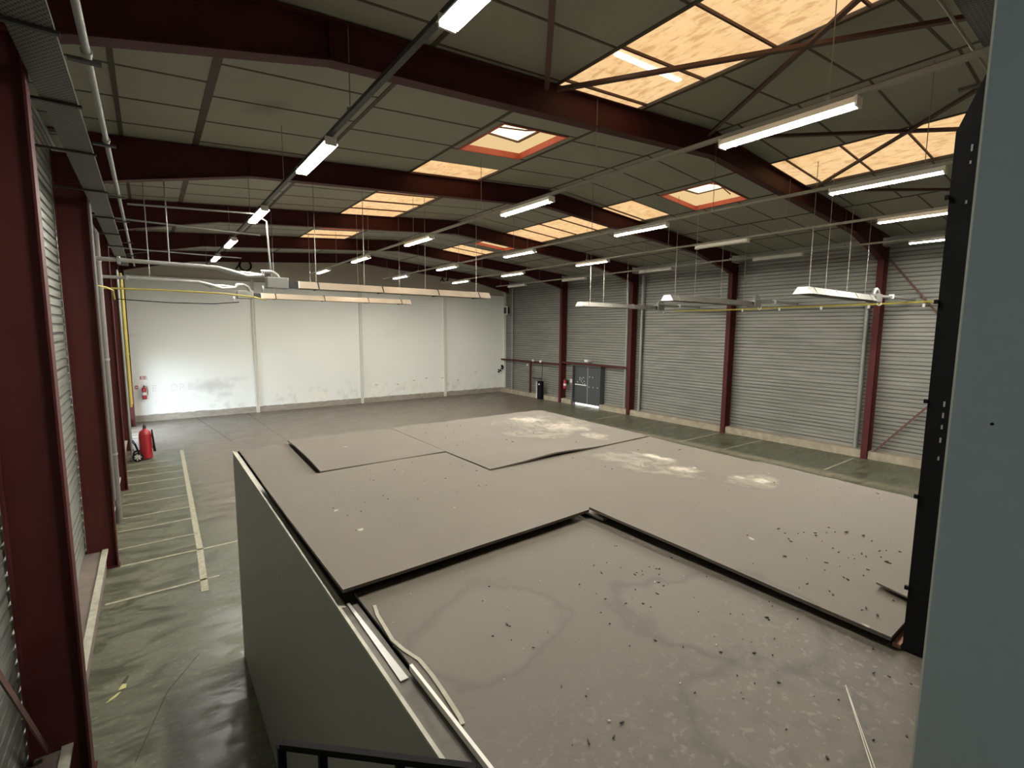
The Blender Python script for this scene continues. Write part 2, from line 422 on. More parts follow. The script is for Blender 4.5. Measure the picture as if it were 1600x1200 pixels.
# goods doorway frame
fr = MB(); fr.box(CL-0.12, CL+0.03, DY0-0.1, DY0, 0, DZ+0.1); fr.box(CL-0.12, CL+0.03, DY1, DY1+0.1, 0, DZ+0.1); fr.box(CL-0.12, CL+0.03, DY0, DY1, DZ, DZ+0.1)
structure(fr, 'door_1', Mt['steel'])
structure(MB().box(CL-14, CL-0.6, 8, 28, -0.25, -0.05), 'trim_5', Mt['plinth'])   # yard outside the doorway

# plinths
for k, (a, b) in enumerate([(BACK, 4.9), (5.1, 9.9), (10.1, 14.9), (15.1, DY0-0.1)]):
    structure(MB().box(CL+0.001, -0.16, a, b, 0, 0.34), 'baseboard_left', Mt['plinthL'])
    structure(MB().box(-0.20, -0.12, a+0.002, b-0.002, 0.341, 0.37), 'baseboard_left', Mt['edge'])
structure(MB().box(CL+0.001, -0.16, DY1+0.1, FAR, 0, 0.34), 'baseboard_left', Mt['plinthL'])
for a, b in [(BACK, -5.1), (-4.9, -0.1), (0.1, 4.9), (5.1, 9.9), (10.1, 11.93), (14.1, 14.9), (15.1, FAR)]:
    structure(MB().box(19.56, CR-0.001, a, b, 0, 0.26), 'baseboard_right', Mt['plinth'])

# ------------------------------------------------------------------ ceiling panels, joints and skylights
XS = [CL, 0.5, 1.53, 3.6, 5.62, 7.52, 9.75, 11.9, 13.85, 16.0, 18.0, CR]
OFF = [0.10, 0.10, 0.54, 0.88, 0.86, 0.62, 0.55, 0.67, 0.70, 0.4, 0.4]
P = 1.04
# skylight / dome openings: (column index, y0, y1)
SKY = {4: [(BACK, 0.55), (3.96, 10.4), (13.2, 16.5)], 7: [(BACK, 0.60), (3.82, 10.2), (13.3, 17.0)]}
DOME = {4: [(1.50, 3.05), (11.4, 12.8)], 7: [(1.38, 2.98), (11.0, 12.55)]}
DX = {4: (5.80, 7.32), 7: (12.1, 13.8)}
cb = MB(); tj = MB()
def panel(x0, x1, y0, y1):
    g = 0.008
    if y1-y0 < 0.03: return
    if x0 < 9.75 < x1: raise ValueError
    a0, a1 = zc(x0+g), zc(x1-g)
    cb.hexa([(x0+g, y0+g, a0), (x1-g, y0+g, a1), (x1-g, y1-g, a1), (x0+g, y1-g, a0), (x0+g, y0+g, a0+.05), (x1-g, y0+g, a1+.05), (x1-g, y1-g, a1+.05), (x0+g, y1-g, a0+.05)])
def strip_x(x0, x1, y, wd=0.035):
    tj.hexa([(x0, y-wd/2, zc(x0)-.006), (x1, y-wd/2, zc(x1)-.006), (x1, y+wd/2, zc(x1)-.006), (x0, y+wd/2, zc(x0)-.006),
             (x0, y-wd/2, zc(x0)+.07), (x1, y-wd/2, zc(x1)+.07), (x1, y+wd/2, zc(x1)+.07), (x0, y+wd/2, zc(x0)+.07)])
def subtract(a, b, holes):
    segs = [(a, b)]
    for h0, h1 in holes:
        ns = []
        for s0, s1 in segs:
            if h1 <= s0 or h0 >= s1: ns.append((s0, s1)); continue
            if s0 < h0: ns.append((s0, h0))
            if h1 < s1: ns.append((h1, s1))
        segs = ns
    return segs
for i in range(len(XS)-1):
    x0, x1 = XS[i], XS[i+1]
    ys = [BACK]; y = OFF[i] - 12*P
    while y < FAR:
        if y > BACK+0.05: ys.append(y)
        y += P
    ys.append(FAR)
    holes = SKY.get(i, []) + DOME.get(i, [])
    for a, b in zip(ys[:-1], ys[1:]):
        for s0, s1 in subtract(a, b, SKY.get(i, [])):
            for t0, t1 in subtract(s0, s1, DOME.get(i, [])):
                panel(x0, x1, t0, t1)
        if a > BACK and not any(h0-.01 < a < h1+.01 for h0, h1 in holes): strip_x(x0, x1, a)
    for h0, h1 in DOME.get(i, []):     # infill either side of the dome opening
        d0, d1 = DX[i]
        panel(x0, d0, h0, h1); panel(d1, x1, h0, h1)
        strip_x(x0, x1, h0-0.02, 0.03); strip_x(x0, x1, h1+0.02, 0.03)
structure(cb, 'ceiling', Mt['ceiling'])
for i, x in enumerate(XS[1:-1]):
    wd = 0.10 if i == 1 else (0.06 if x != 9.75 else 0.05)
    tj.box(x-wd/2, x+wd/2, BACK, FAR, zc(x)-0.012, zc(x)+0.06)
tj.box(9.95, 10.0, BACK, FAR, zc(9.95)-.012, zc(9.95)+.05)
structure(tj, 'trim_1', Mt['joint'])

wn = 0
for i in (4, 7):
    x0, x1 = XS[i]+0.035, XS[i+1]-0.035
    for h0, h1 in SKY[i]:
        wn += 1
        h1 = min(h1, FAR)
        m = MB().hexa([(x0, h0, zc(x0)+.04), (x1, h0, zc(x1)+.04), (x1, h1, zc(x1)+.04), (x0, h1, zc(x0)+.04),
                       (x0, h0, zc(x0)+.05), (x1, h0, zc(x1)+.05), (x1, h1, zc(x1)+.05), (x0, h1, zc(x0)+.05)])
        sk = structure(m, 'window_%d' % wn, Mt['sheet'])
        y = OFF[i] - 12*P
        while y < h1-0.15:
            if y > h0+0.15:
                MB().hexa([(x0, y-.014, zc(x0)+.005), (x1, y-.014, zc(x1)+.005), (x1, y+.014, zc(x1)+.005), (x0, y+.014, zc(x0)+.005),
                           (x0, y-.014, zc(x0)+.04), (x1, y-.014, zc(x1)+.04), (x1, y+.014, zc(x1)+.04), (x0, y+.014, zc(x0)+.04)]).build('glazing_bar', Mt['brace'], sk)
            y += P
        MB().bar((x0, h1+.01, zc(x0)+.02), (x1, h1+.01, zc(x1)+.02), 0.03, 0.08).build('end_frame', Mt['brace'], sk)
        if i == 4 and h0 < -5:   # the loose sheet edge lets a bright slot of daylight in
            MB().hexa([(5.75, -1.10, zc(5.75)+.018), (7.2, -1.04, zc(7.2)+.018), (7.2, -.96, zc(7.2)+.018), (5.75, -1.02, zc(5.75)+.018),
                       (5.75, -1.10, zc(5.75)+.038), (7.2, -1.04, zc(7.2)+.038), (7.2, -.96, zc(7.2)+.038), (5.75, -1.02, zc(5.75)+.038)]).build('open_slot', Mt['gapl'], sk)
    for h0, h1 in DOME[i]:
        wn += 1
        d0, d1 = DX[i]; zt = max(zc(d0), zc(d1)) + 0.27
        f = MB()       # red frame hanging at ceiling level
        t_ = 0.09
        def sl(xa, xb, ya, yb, dz0, dz1):
            f.hexa([(xa, ya, zc(xa)+dz0), (xb, ya, zc(xb)+dz0), (xb, yb, zc(xb)+dz0), (xa, yb, zc(xa)+dz0),
                    (xa, ya, zc(xa)+dz1), (xb, ya, zc(xb)+dz1), (xb, yb, zc(xb)+dz1), (xa, yb, zc(xa)+dz1)])
        sl(d0, d0+t_*.4, h0, h1, -.02, .10); sl(d1-t_*.4, d1, h0, h1, -.02, .10); sl(d0+t_*.4, d1-t_*.4, h0, h0+t_*.4, -.02, .10); sl(d0+t_*.4, d1-t_*.4, h1-t_*.4, h1, -.02, .10)
        dm = structure(f, 'window_%d' % wn, Mt['redframe'])
        c = MB(); a0, a1, b0, b1 = d0+.02, d1-.02, h0+.02, h1-.02; q = .17
        zl = lambda x: zc(x)+.101
        # sloping curb walls (inside faces) up to a smaller pane
        for P4 in ([(a0, b0), (a1, b0), (a1-q, b0+q), (a0+q, b0+q)], [(a1, b0), (a1, b1), (a1-q, b1-q), (a1-q, b0+q)],
                   [(a1, b1), (a0, b1), (a0+q, b1-q), (a1-q, b1-q)], [(a0, b1), (a0, b0), (a0+q, b0+q), (a0+q, b1-q)]):
            lo = [(p[0], p[1], zl(p[0])) for p in P4[:2]]; hi = [(p[0], p[1], zt) for p in P4[2:]]
            cx, cy = (d0+d1)/2, (h0+h1)/2
            def o_(p): return (p[0]+(.03 if p[0] > cx else -.03), p[1]+(.03 if p[1] > cy else -.03), p[2])
            c.hexa([lo[0], lo[1], hi[0], hi[1], o_(lo[0]), o_(lo[1]), o_(hi[0]), o_(hi[1])])
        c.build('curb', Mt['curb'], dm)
        MB().box(a0+q-.05, a1-q+.05, b0+q-.05, b1-q+.05, zt+.0, zt+.02).build('pane', Mt['dome'], dm)
        g = MB(); g.box(a0+q-.03, a0+q+.02, b0+q, b1-q, zt-.03, zt-.002); g.box(a1-q-.02, a1-q+.03, b0+q, b1-q, zt-.03, zt-.002)
        g.box(a0+q, a1-q, b0+q-.03, b0+q+.02, zt-.03, zt-.002); g.box(a0+q, a1-q, b1-q-.02, b1-q+.03, zt-.03, zt-.002)
        g.build('pane_frame', Mt['brace'], dm)
        MB().tube([(a0+.05, b0+.5, zc(a0)+.12), ((a0+a1)/2, b0+.35, zc(a0)+.16), (a1-.35, b0+.30, zc(a1)+.12)], .014).build('opening_strut', Mt['brace'], dm)

# ------------------------------------------------------------------ portal frames
def column(x, y, side, m, label):
    """I-section; side +1 = left wall (inner flange at x), -1 = right wall"""
    b = MB(); d = 0.40; s = side
    b.box(x, x-s*0.018, y-.09, y+.09, 0.012, 6.62)
    b.box(x-s*(d-.018), x-s*d, y-.09, y+.09, 0.012, 6.9)
    b.box(x-s*0.018, x-s*(d-.018), y-.006, y+.006, 0.012, 6.9)
    b.box(x-s*0.018, x-s*(d-.018), y-.088, y+.088, 6.45, 6.47)
    t = thing('steel_column', label, 'column', (x, y, 0), 'red steel columns along the walls')
    b.build('column_shaft', m, t)
    p = MB().box(x+s*0.02, x-s*(d+.0), y-.11, y+.11, 0.0, 0.012); p.build('base_plate', m, t)
LL = {-5: 'dark steel column on the left wall behind the camera side', 0: 'nearest dark red steel column filling the left edge of the picture', 5: 'wide dark red column on left wall beside the twin conduits',
      10: 'dark red column on left wall just before the yellow pipes', 15: 'slim dark column on left wall carrying the yellow gas pipes', 20: 'far dark column in the left back corner'}
LR = {-5: 'red steel column on right wall hidden behind the blue-grey panel', 0: 'nearest red steel column on right wall, with diagonal braces', 5: 'red steel column second from the front on right wall',
      10: 'red steel column on right wall with grey downpipe, near the black door', 15: 'red steel column on right wall beside the red extinguisher'}
for y in (0, 5, 10, 15, 20): column(0, y, 1, Mt['steel'], LL[y])
for y in (0, 5, 10, 15): column(W, y, -1, Mt['steel'], LR[y])
LB = {0: 'nearest roof beam crossing the whole top of the picture', 5: 'second roof beam from the camera, red under the first skylight strip',
      10: 'third roof beam from the camera, between the long amber skylights', 15: 'fourth roof beam from the camera, last before the far wall', 20: 'dark roof beam lying against the pale far wall'}
for y in (0, 5, 10, 15, 20):
    t = thing('roof_beam', LB[y], 'beam', (9.75, y, 7.5), 'pitched steel roof beams')
    for sd in (1, -1):
        X = (lambda x: x) if sd == 1 else (lambda x: 19.5-x)
        x_ = [-0.40, 0.0, 0.3, 2.4, 9.75] if sd == 1 else [-0.40, 0.0, 0.3, 2.4, 9.75]
        b = MB()
        zbot = [6.48, 6.48, 6.57, 7.03, 7.59]
        ztop = [zc(v)-.015 if v > -1 else 7.2 for v in x_]
        # web
        b.prism([(X(v), z) for v, z in zip(x_[1:], zbot[1:])] + [(X(v), z) for v, z in list(zip(x_, ztop))[::-1]][:-1], y-.006, y+.006)
        b.build('beam_web', Mt['steel'], t)
        f = MB()
        for k in range(1, 4):
            a = (X(x_[k]), y, zbot[k]-.008); c = (X(x_[k+1]), y, zbot[k+1]-.008)
            f.bar(a, c, .18, .018)
        f.build('bottom_flange', Mt['steel'], t)
        g = MB(); g.bar((X(-0.4), y, zc(-.4)-.024), (X(9.75), y, zc(9.75)-.024), .18, .018)
        g.build('top_flange', Mt['steel'], t)
        s_ = MB(); s_.box(X(2.39), X(2.405), y-.085, y+.085, 7.05, zc(2.4)-.04)
        s_.build('stiffener', Mt['steel'], t)
# roof bracing in the bay over the camera and wall cross brace
bl = [('right-leaning', 'left')]
BR = [((1.5, -4.9), (5.35, -0.15), 'dark diagonal roof brace running up beside the first rail lamp'), ((5.5, -0.2), (9.1, -4.85), 'brown roof brace crossing the near amber skylight'),
      ((9.35, -0.15), (5.7, -4.9), 'black roof brace running from the nearest beam ridge to the skylight'),
      ((9.8, -0.2), (13.5, -4.85), 'brown roof brace reaching toward the right amber skylight'), ((13.6, -0.3), (9.8, -4.85), 'thin brown brace drawn across the right amber skylight'),
      ((13.8, -0.3), (17.6, -4.85), 'brown roof brace high over the right wall')]
for a, b_, lb in BR:
    z0 = zc(a[0])-.17; z1 = zc(b_[0])-.17
    k = MB(); k.bar((*a, z0), (*b_, z1), .07, .008); k.bar((a[0], a[1], z0+.03), (b_[0], b_[1], z1+.03), .008, .06)
    o = k.build('roof_brace', Mt['brace']); tag(o, lb, 'brace', 'angle iron roof braces')
k = MB(); k.bar((19.70, -0.15, 0.15), (19.70, -4.9, 6.5), .012, .06); tag(k.build('wall_brace', Mt['brace']), 'brown diagonal brace rising from the foot of the nearest right column', 'brace')
k = MB(); k.bar((19.78, -0.15, 6.5), (19.78, -4.9, 0.2), .012, .06); tag(k.build('wall_brace', Mt['brace']), 'brown diagonal brace falling from the head of the nearest right column', 'brace')
k = MB(); k.bar((-.28, -0.1, 0.45), (-.28, -4.9, 6.5), .012, .06); tag(k.build('wall_brace', Mt['brace']), 'brown diagonal brace on left wall behind the nearest dark column', 'brace')

# girt rails on the right wall
k = MB(); k.box(19.56, 19.64, 15.1, FAR-.02, 2.14, 2.24); tag(k.build('wall_rail', Mt['steel']), 'dark horizontal steel rail on right wall near the far corner', 'rail')
k = MB(); k.box(19.56, 19.64, 10.1, 14.9, 2.28, 2.38); tag(k.build('wall_rail', Mt['steel']), 'red horizontal steel rail over the black double door', 'rail')

# far wall posts
for k, (x, lb) in enumerate([(4.80, 'leftmost white post on the far wall'), (10.05, 'middle white post on the far wall'), (15.3, 'white post on far wall, right of the middle'), (19.84, 'white corner post where far and right walls meet')]):
    b = MB(); z1 = 6.45 if k < 3 else 6.9
    b.box(x-.07, x-.04, FAR-.10, FAR-.001, 0, z1); b.box(x+.04, x+.07, FAR-.10, FAR-.001, 0, z1); b.box(x-.04, x+.04, FAR-.07, FAR-.001, 0, z1)
    tag(b.build('wall_post', Mt['offwhite']), lb, 'post', 'white posts of the far wall')
k = MB(); k.box(0.0, CR, FAR-.05, FAR-.001, 6.36, 6.42); structure(k, 'trim_2', Mt['edge'])

# ------------------------------------------------------------------ door in the right wall
d = MB(); x = 19.60
d.box(19.58, CR-.002, 11.93, 11.99, 0, 2.27); d.box(19.58, CR-.002, 14.0, 14.06, 0, 2.27); d.box(19.58, CR-.002, 11.99, 14.0, 2.21, 2.27)
dr = structure(d, 'door_2', Mt['doorm'])
for a, b_, hl in ((12.0, 12.985, False), (13.005, 13.99, True)):
    L = MB().box(19.72, 19.78, a, b_, 0.13, 2.20).build('door_leaf', Mt['doorm'], dr, bevel=.004)
    if hl: MB().box(19.66, 19.70, a+.05, b_-.08, 1.14, 1.19).build('push_bar', Mt['white'], L)
    s_ = MB()
    for q in range(9 if hl else 6):
        yy = random.uniform(a+.15, b_-.1); z_ = random.uniform(1.2, 1.75) if hl else random.choice([1.1, 1.4, 1.65])
        s_.box(19.714, 19.719, yy-.02, yy+.025, z_-.02, z_+.025)
    s_.build('sticker', Mt['white'], L)
MB().box(19.715, 19.718, 12.986, 13.004, 0.13, 2.20).build('meeting_strip', Mt['offwhite'], dr)
MB().box(19.80, 19.81, 12.0, 13.99, 0.005, 0.125).build('daylight_under_door', Mt['gapl'], dr)
k = thing('exit_light', 'small white emergency light above the black double door', 'light', (19.62, 13.0, 2.5))
MB().box(19.56, 19.9, 12.87, 13.13, 2.46, 2.58).build('light_body', Mt['offwhite'], k, bevel=.01)
MB().box(19.545, 19.559, 12.9, 13.10, 2.48, 2.56).build('diffuser', Mt['white'], k)

# ------------------------------------------------------------------ extinguishers
def extinguisher(x, y, z, h, r, label, bracket):
    t = thing('fire_extinguisher', label, 'fire extinguisher', (x, y, z))
    MB().lathe([(r*.8, 0), (r, .02), (r, h*.70), (r*.85, h*.80), (r*.35, h*.86), (r*.25, h*.88)], (x, y, z)).build('cylinder', Mt['red'], t, smooth=True)
    MB().lathe([(r*.3, h*.88), (r*.3, h*.95), (r*.15, h)], (x, y, z), n=12).build('valve', Mt['dark'], t)
    MB().tube([(x, y, z+h*.93), (x+r*1.1, y-.02, z+h*.9), (x+r*1.5, y-.03, z+h*.6), (x+r*1.3, y-.03, z+h*.3)], .012).build('hose', Mt['black'], t)
    MB().lathe([(r*.98, h*.3), (r*1.01, h*.3), (r*1.01, h*.5), (r*.98, h*.5)], (x, y, z)).build('label', Mt['offwhite'], t)
    MB().box(*bracket).build('bracket', Mt['dark'], t)
extinguisher(.36, FAR-.16, 1.02, .62, .085, 'red fire extinguisher hanging on the far wall near the left corner', (.33, .39, FAR-.07, FAR-.001, 1.3, 1.5))
extinguisher(19.62, 14.68, .82, .62, .09, 'red fire extinguisher on right wall between column and black door', (19.72, 19.9, 14.66, 14.70, 1.1, 1.3))
def plate(x0, x1, y0, y1, z0, z1, m, name, label, cat, marks):
    o = MB().box(x0, x1, y0, y1, z0, z1).build(name, m); tag(o, label, cat)
    for mk, mm in marks: MB().box(*mk).build('sign_mark', mm, o)
plate(.22, .50, FAR-.012, FAR-.001, 1.86, 2.04, Mt['offwhite'], 'safety_sign', 'small sign above the extinguisher on the far wall', 'sign',
      [((.25, .29, FAR-.016, FAR-.012, 1.88, 2.02), Mt['redsign']), ((.32, .47, FAR-.016, FAR-.012, 1.885, 1.905), Mt['redsign']), ((.32, .47, FAR-.016, FAR-.012, 1.945, 1.965), Mt['redsign']),
       ((.32, .47, FAR-.016, FAR-.012, 2.0, 2.02), Mt['redsign']), ((.385, .405, FAR-.016, FAR-.012, 1.905, 2.0), Mt['dark'])])
plate(.06, .16, FAR-.05, FAR-.001, 1.48, 1.62, Mt['redsign'], 'call_point', 'red fire call point box left of the far wall extinguisher', 'alarm', [((.085, .135, FAR-.054, FAR-.05, 1.52, 1.58), Mt['white'])])
plate(19.86, 19.885, 14.25, 14.52, 1.18, 1.40, Mt['offwhite'], 'safety_sign', 'white sign with red edge beside the black door', 'sign',
      [((19.855, 19.86, 14.25, 14.33, 1.12, 1.38), Mt['redsign'])])

tag(MB().box(.05, .42, FAR-.10, FAR-.001, 3.83, 3.88).build('wall_bracket', Mt['white']), 'small white bracket on the far wall above the extinguisher', 'bracket')
# ghosts of old painted letters on the far wall
gm = simple('faded_letter_paint', (0.67, 0.675, 0.635), 0.7)
for ch, lx in (('E', .62), ('D', 1.30), ('R', 1.62), ('E', 1.95)):
    cu = bpy.data.curves.new('letter', 'FONT'); cu.body = ch; cu.size = .42; cu.extrude = .001
    tmp = bpy.data.objects.new('letter', cu); COL.objects.link(tmp); bpy.context.view_layer.update()
    me = bpy.data.meshes.new_from_object(tmp.evaluated_get(bpy.context.evaluated_depsgraph_get())); bpy.data.objects.remove(tmp)
    me.materials.clear(); me.materials.append(gm)
    o = bpy.data.objects.new('faded_letter', me); COL.objects.link(o); o.parent = wf
    o.rotation_euler = (PI/2, 0, 0); o.location = (lx, FAR-.003, 1.32)
# wheeled extinguisher
t = thing('wheeled_extinguisher', 'large red wheeled fire extinguisher standing near the left wall', 'fire extinguisher', (.38, 13.3, 0))
MB().lathe([(.13, .03), (.165, .06), (.165, .80), (.14, .90), (.06, .96), (.05, .99)], (.38, 13.3, 0), n=24).build('tank', Mt['red'], t, smooth=True)
MB().lathe([(.045, .99), (.045, 1.08), (.02, 1.12)], (.38, 13.3, 0), n=12).build('valve', Mt['dark'], t)
for yy in (13.06, 13.5):
    wl = MB(); ring = [(.17+.12*math.cos(a), yy, .145+.12*math.sin(a)) for a in [2*PI*q/20 for q in range(20)]]
    wl.tube(ring, .024, closed=True); wo = wl.build('wheel', Mt['black'], t)
    sp = MB()
    for q in range(7):
        a = 2*PI*q/7; sp.bar((.17, yy, .145), (.17+.105*math.cos(a), yy, .145+.105*math.sin(a)), .02, .03)
    sp.lathe([(.03, -.03), (.03, .03)], (.17, yy, .145), 'y', 12)
    sp.build('spokes', Mt['offwhite'], wo)
MB().tube([(.17, 13.0, .145), (.17, 13.55, .145)], .014).build('axle', Mt['dark'], t)
MB().tube([(.20, 13.15, .2), (.12, 13.15, .5), (.06, 13.15, .62), (.06, 13.45, .62), (.12, 13.45, .5), (.20, 13.45, .2)], .014).build('push_handle', Mt['black'], t)
hp = [(.40+.19*math.cos(a), 13.3-.19*math.sin(a)*.4-.02, .55+.32*math.sin(a)) for a in [PI*.5-2*PI*q/24 for q in range(16)]]
MB().tube([(.38, 13.3, 1.05)]+hp, .017).build('hose', Mt['redsign'], t)
MB().tube([(.56, 13.2, .95), (.60, 13.2, .25)], [.02, .035]).build('horn', Mt['black'], t)

# ------------------------------------------------------------------ near the far right corner
t = thing('wall_cabinet', 'small dark wall cabinet with white frame, high in the far right corner', 'cabinet', (19.75, 20.3, 5.2))
MB().box(19.68, 19.9, 20.45, 20.8, 5.22, 5.62).build('cabinet_body', Mt['dark'], t)
f = MB(); f.box(19.64, 19.68, 20.38, 20.44, 5.15, 5.69); f.box(19.64, 19.68, 20.82, 20.88, 5.15, 5.69); f.box(19.64, 19.68, 20.44, 20.82, 5.15, 5.21); f.box(19.64, 19.68, 20.44, 20.82, 5.63, 5.69)
f.box(19.68, 19.72, 20.44, 20.46, 5.21, 5.63)
f.build('frame', Mt['white'], t)
MB().tube([(19.86, 20.3, 0.27), (19.86, 20.3, 6.7)], .05); 
o = MB().tube([(19.80, 20.0, 0.261), (19.80, 20.0, 6.8)], .055, 12).build('downpipe', Mt['galv'], smooth=True); tag(o, 'grey vertical downpipe in the far right corner', 'pipe')
o = MB().tube([(19.78, 10.42, 0.261), (19.78, 10.42, 6.8)], .07, 12); o = o.build('downpipe', Mt['galv'], smooth=True); tag(o, 'grey downpipe just left of the right-wall column by the door', 'pipe')
MB().tube([(19.78, 10.42-.0, 0.261), (19.78, 10.42, 0.5)], .078, 12).build('pipe_collar', Mt['galv'], o)
o = MB().tube([(19.80, 9.55, 0.261), (19.80, 9.55, 6.8)], .07, 12).build('downpipe', Mt['galv'], smooth=True); tag(o, 'grey downpipe just right of the right-wall column by the door', 'pipe')
o = MB().tube([(19.80, 0.35, 0.261), (19.80, 0.35, 5.2)], .07, 12).build('downpipe', Mt['galv'], smooth=True); tag(o, 'grey downpipe behind the nearest red column on right wall', 'pipe')
t = thing('valve_cluster', 'small cluster of dark valves on the far wall beside the corner post', 'valve', (19.5, 20.9, 1.6))
for dx, dz, r in ((0, 0, .05), (-.15, -.12, .05), (-.3, -.2, .045), (-.02, .2, .06), (.05, .1, .05), (-.3, -.05, .03)): MB().lathe([(r, -.06), (r, .06)], (19.62+dx, FAR-.10, 1.55+dz), 'y', 10).build('valve_body', Mt['black'], t)
MB().tube([(19.32, FAR-.06, 1.38), (19.5, FAR-.06, 1.5), (19.62, FAR-.06, 1.75)], .02).build('valve_pipe', Mt['dark'], t)

k = MB().box(19.60, 19.68, 17.80, 17.92, 0, 2.14); tag(k.build('short_post', Mt['steel']), 'short dark post under the rail near the far right corner', 'post')
t = thing('control_cabinet', 'tall black cabinet standing against the right wall near the far corner', 'cabinet', (19.4, 16.7, 0))
MB().box(19.30, 19.54, 16.45, 16.78, 0.02, 1.10).build('cabinet_body', Mt['black'], t, bevel=.01)
MB().box(19.285, 19.30, 16.78, 16.86, 0.05, 1.08).build('side_strip', Mt['offwhite'], t)
MB().box(19.29, 19.299, 16.55, 16.66, .88, .96).build('display', Mt['white'], t)
MB().box(19.3, 19.54, 16.45, 16.86, 0, .02).build('foot', Mt['dark'], t)
MB().tube([(19.5, 16.62, 1.1), (19.55, 16.62, 1.6), (19.55, 16.62, 2.2)], .015).build('cable', Mt['black'], t)
MB().box(19.55, 19.60, 16.8, 17.6, 1.16, 1.26).build('arm', Mt['dark'], t)
for yy, zz, lb in ((17.45, 2.30, 'white round fitting on the dark rail right of the short post'), (16.75, 2.28, 'white fitting on the dark rail above the black cabinet'), (18.4, 1.95, 'white fitting on cladding left of the short post')):
    tag(MB().lathe([(.07, -.05), (.07, .03), (.04, .05)], (19.52 if zz > 2 else 19.86, yy, zz), 'x', 12).build('wall_fitting', Mt['white']), lb, 'fitting', 'white fittings near the far right corner')

# ------------------------------------------------------------------ lighting rails and fluorescent battens
RX = [2.60, 6.47, 9.80, 12.95, 16.35]; RZ = 6.52
RN = ['leftmost lighting rail', 'second lighting rail from the left', 'middle lighting rail', 'fourth lighting rail from the left', 'rightmost lighting rail']
FY = {0: [(-2.95, 1), (1.4, 1), (5.64, 1), (9.8, 1), (13.4, 1)],
      1: [(-2.9, 1), (1.72, 1), (6.25, 1), (10.6, 1), (14.9, 1)],
      2: [(-2.87, 1), (1.73, 1), (6.27, 1), (10.7, 1), (14.9, 1)],
      3: [(-2.6, 1), (1.6, 0), (6.28, 1), (10.8, 1), (15.0, 1)],
      4: [(-2.25, 1), (1.74, 0), (6.25, 0), (10.7, 0), (15.0, 0)]}
ordw = ['nearest', 'second', 'third', 'fourth', 'farthest']
for i, x in enumerate(RX):
    z = RZ
    t = thing('lighting_rail', 'long thin %s hung under the ceiling on wires' % RN[i], 'rail', (x, 5, z), 'suspended lighting rails')
    MB().box(x-.03, x+.03, -9.5, 16.9, z, z+.045).build('rail_channel', Mt['railm'] if i else Mt['dark'], t)  # leftmost rail coloured dark to stand for its backlit look
    y = -3.35
    while y < 17:
        zz = zc(x)-.02
        MB().tube([(x, y, z+.04), (x, y, zz)], .006, 5).build('suspension_wire', Mt['railm'], t)
        MB().box(x-.035, x+.035, y-.02, y+.02, z+.045, z+.075).build('wire_clip', Mt['railm'], t)
        y += 3.3
def make_lamp(on):
    t = bpy.data.objects.new('fluorescent_lamp', None); COL.objects.link(t)
    L = .72
    h = MB(); h.prism([(-.035, -.005), (.035, -.005), (.095, -.084), (.088, -.089), (.030, -.020), (-.030, -.020), (-.088, -.089), (-.095, -.084)], -L, L)
    h.build('reflector', Mt['white'], t)
    for s in (-1, 1):
        MB().box(-.07, .07, s*L-.012, s*L+.012, -.108, -.01).build('end_cap', Mt['offwhite'], t)
        MB().tube([(s*.036, -L+.012, -.079), (s*.036, L-.012, -.079)], .019, 10).build('tube', Mt['tube'] if on else Mt['tube_off'], t, smooth=True)
    MB().box(-.015, .015, -L*.6-.02, -L*.6+.02, -.005, .0).build('hanger', Mt['galv'], t)
    return t
pon, poff = make_lamp(True), make_lamp(False); uon = uoff = False
bpy.context.view_layer.update()
for i, x in enumerate(RX):
    for j, (y, on) in enumerate(FY[i]):
        if on: o = copy_tree(pon) if uon else pon; uon = True
        else: o = copy_tree(poff) if uoff else poff; uoff = True
        o.location = (x, y, RZ-.001)
        adj = 'lit' if on else 'unlit'
        tag(o, '%s fluorescent lamp, %s on the %s' % (adj, ordw[j] if ordw[j] in ('nearest', 'farthest') else ordw[j]+' from the camera', RN[i]), 'lamp', 'fluorescent lamps on the lighting rails')

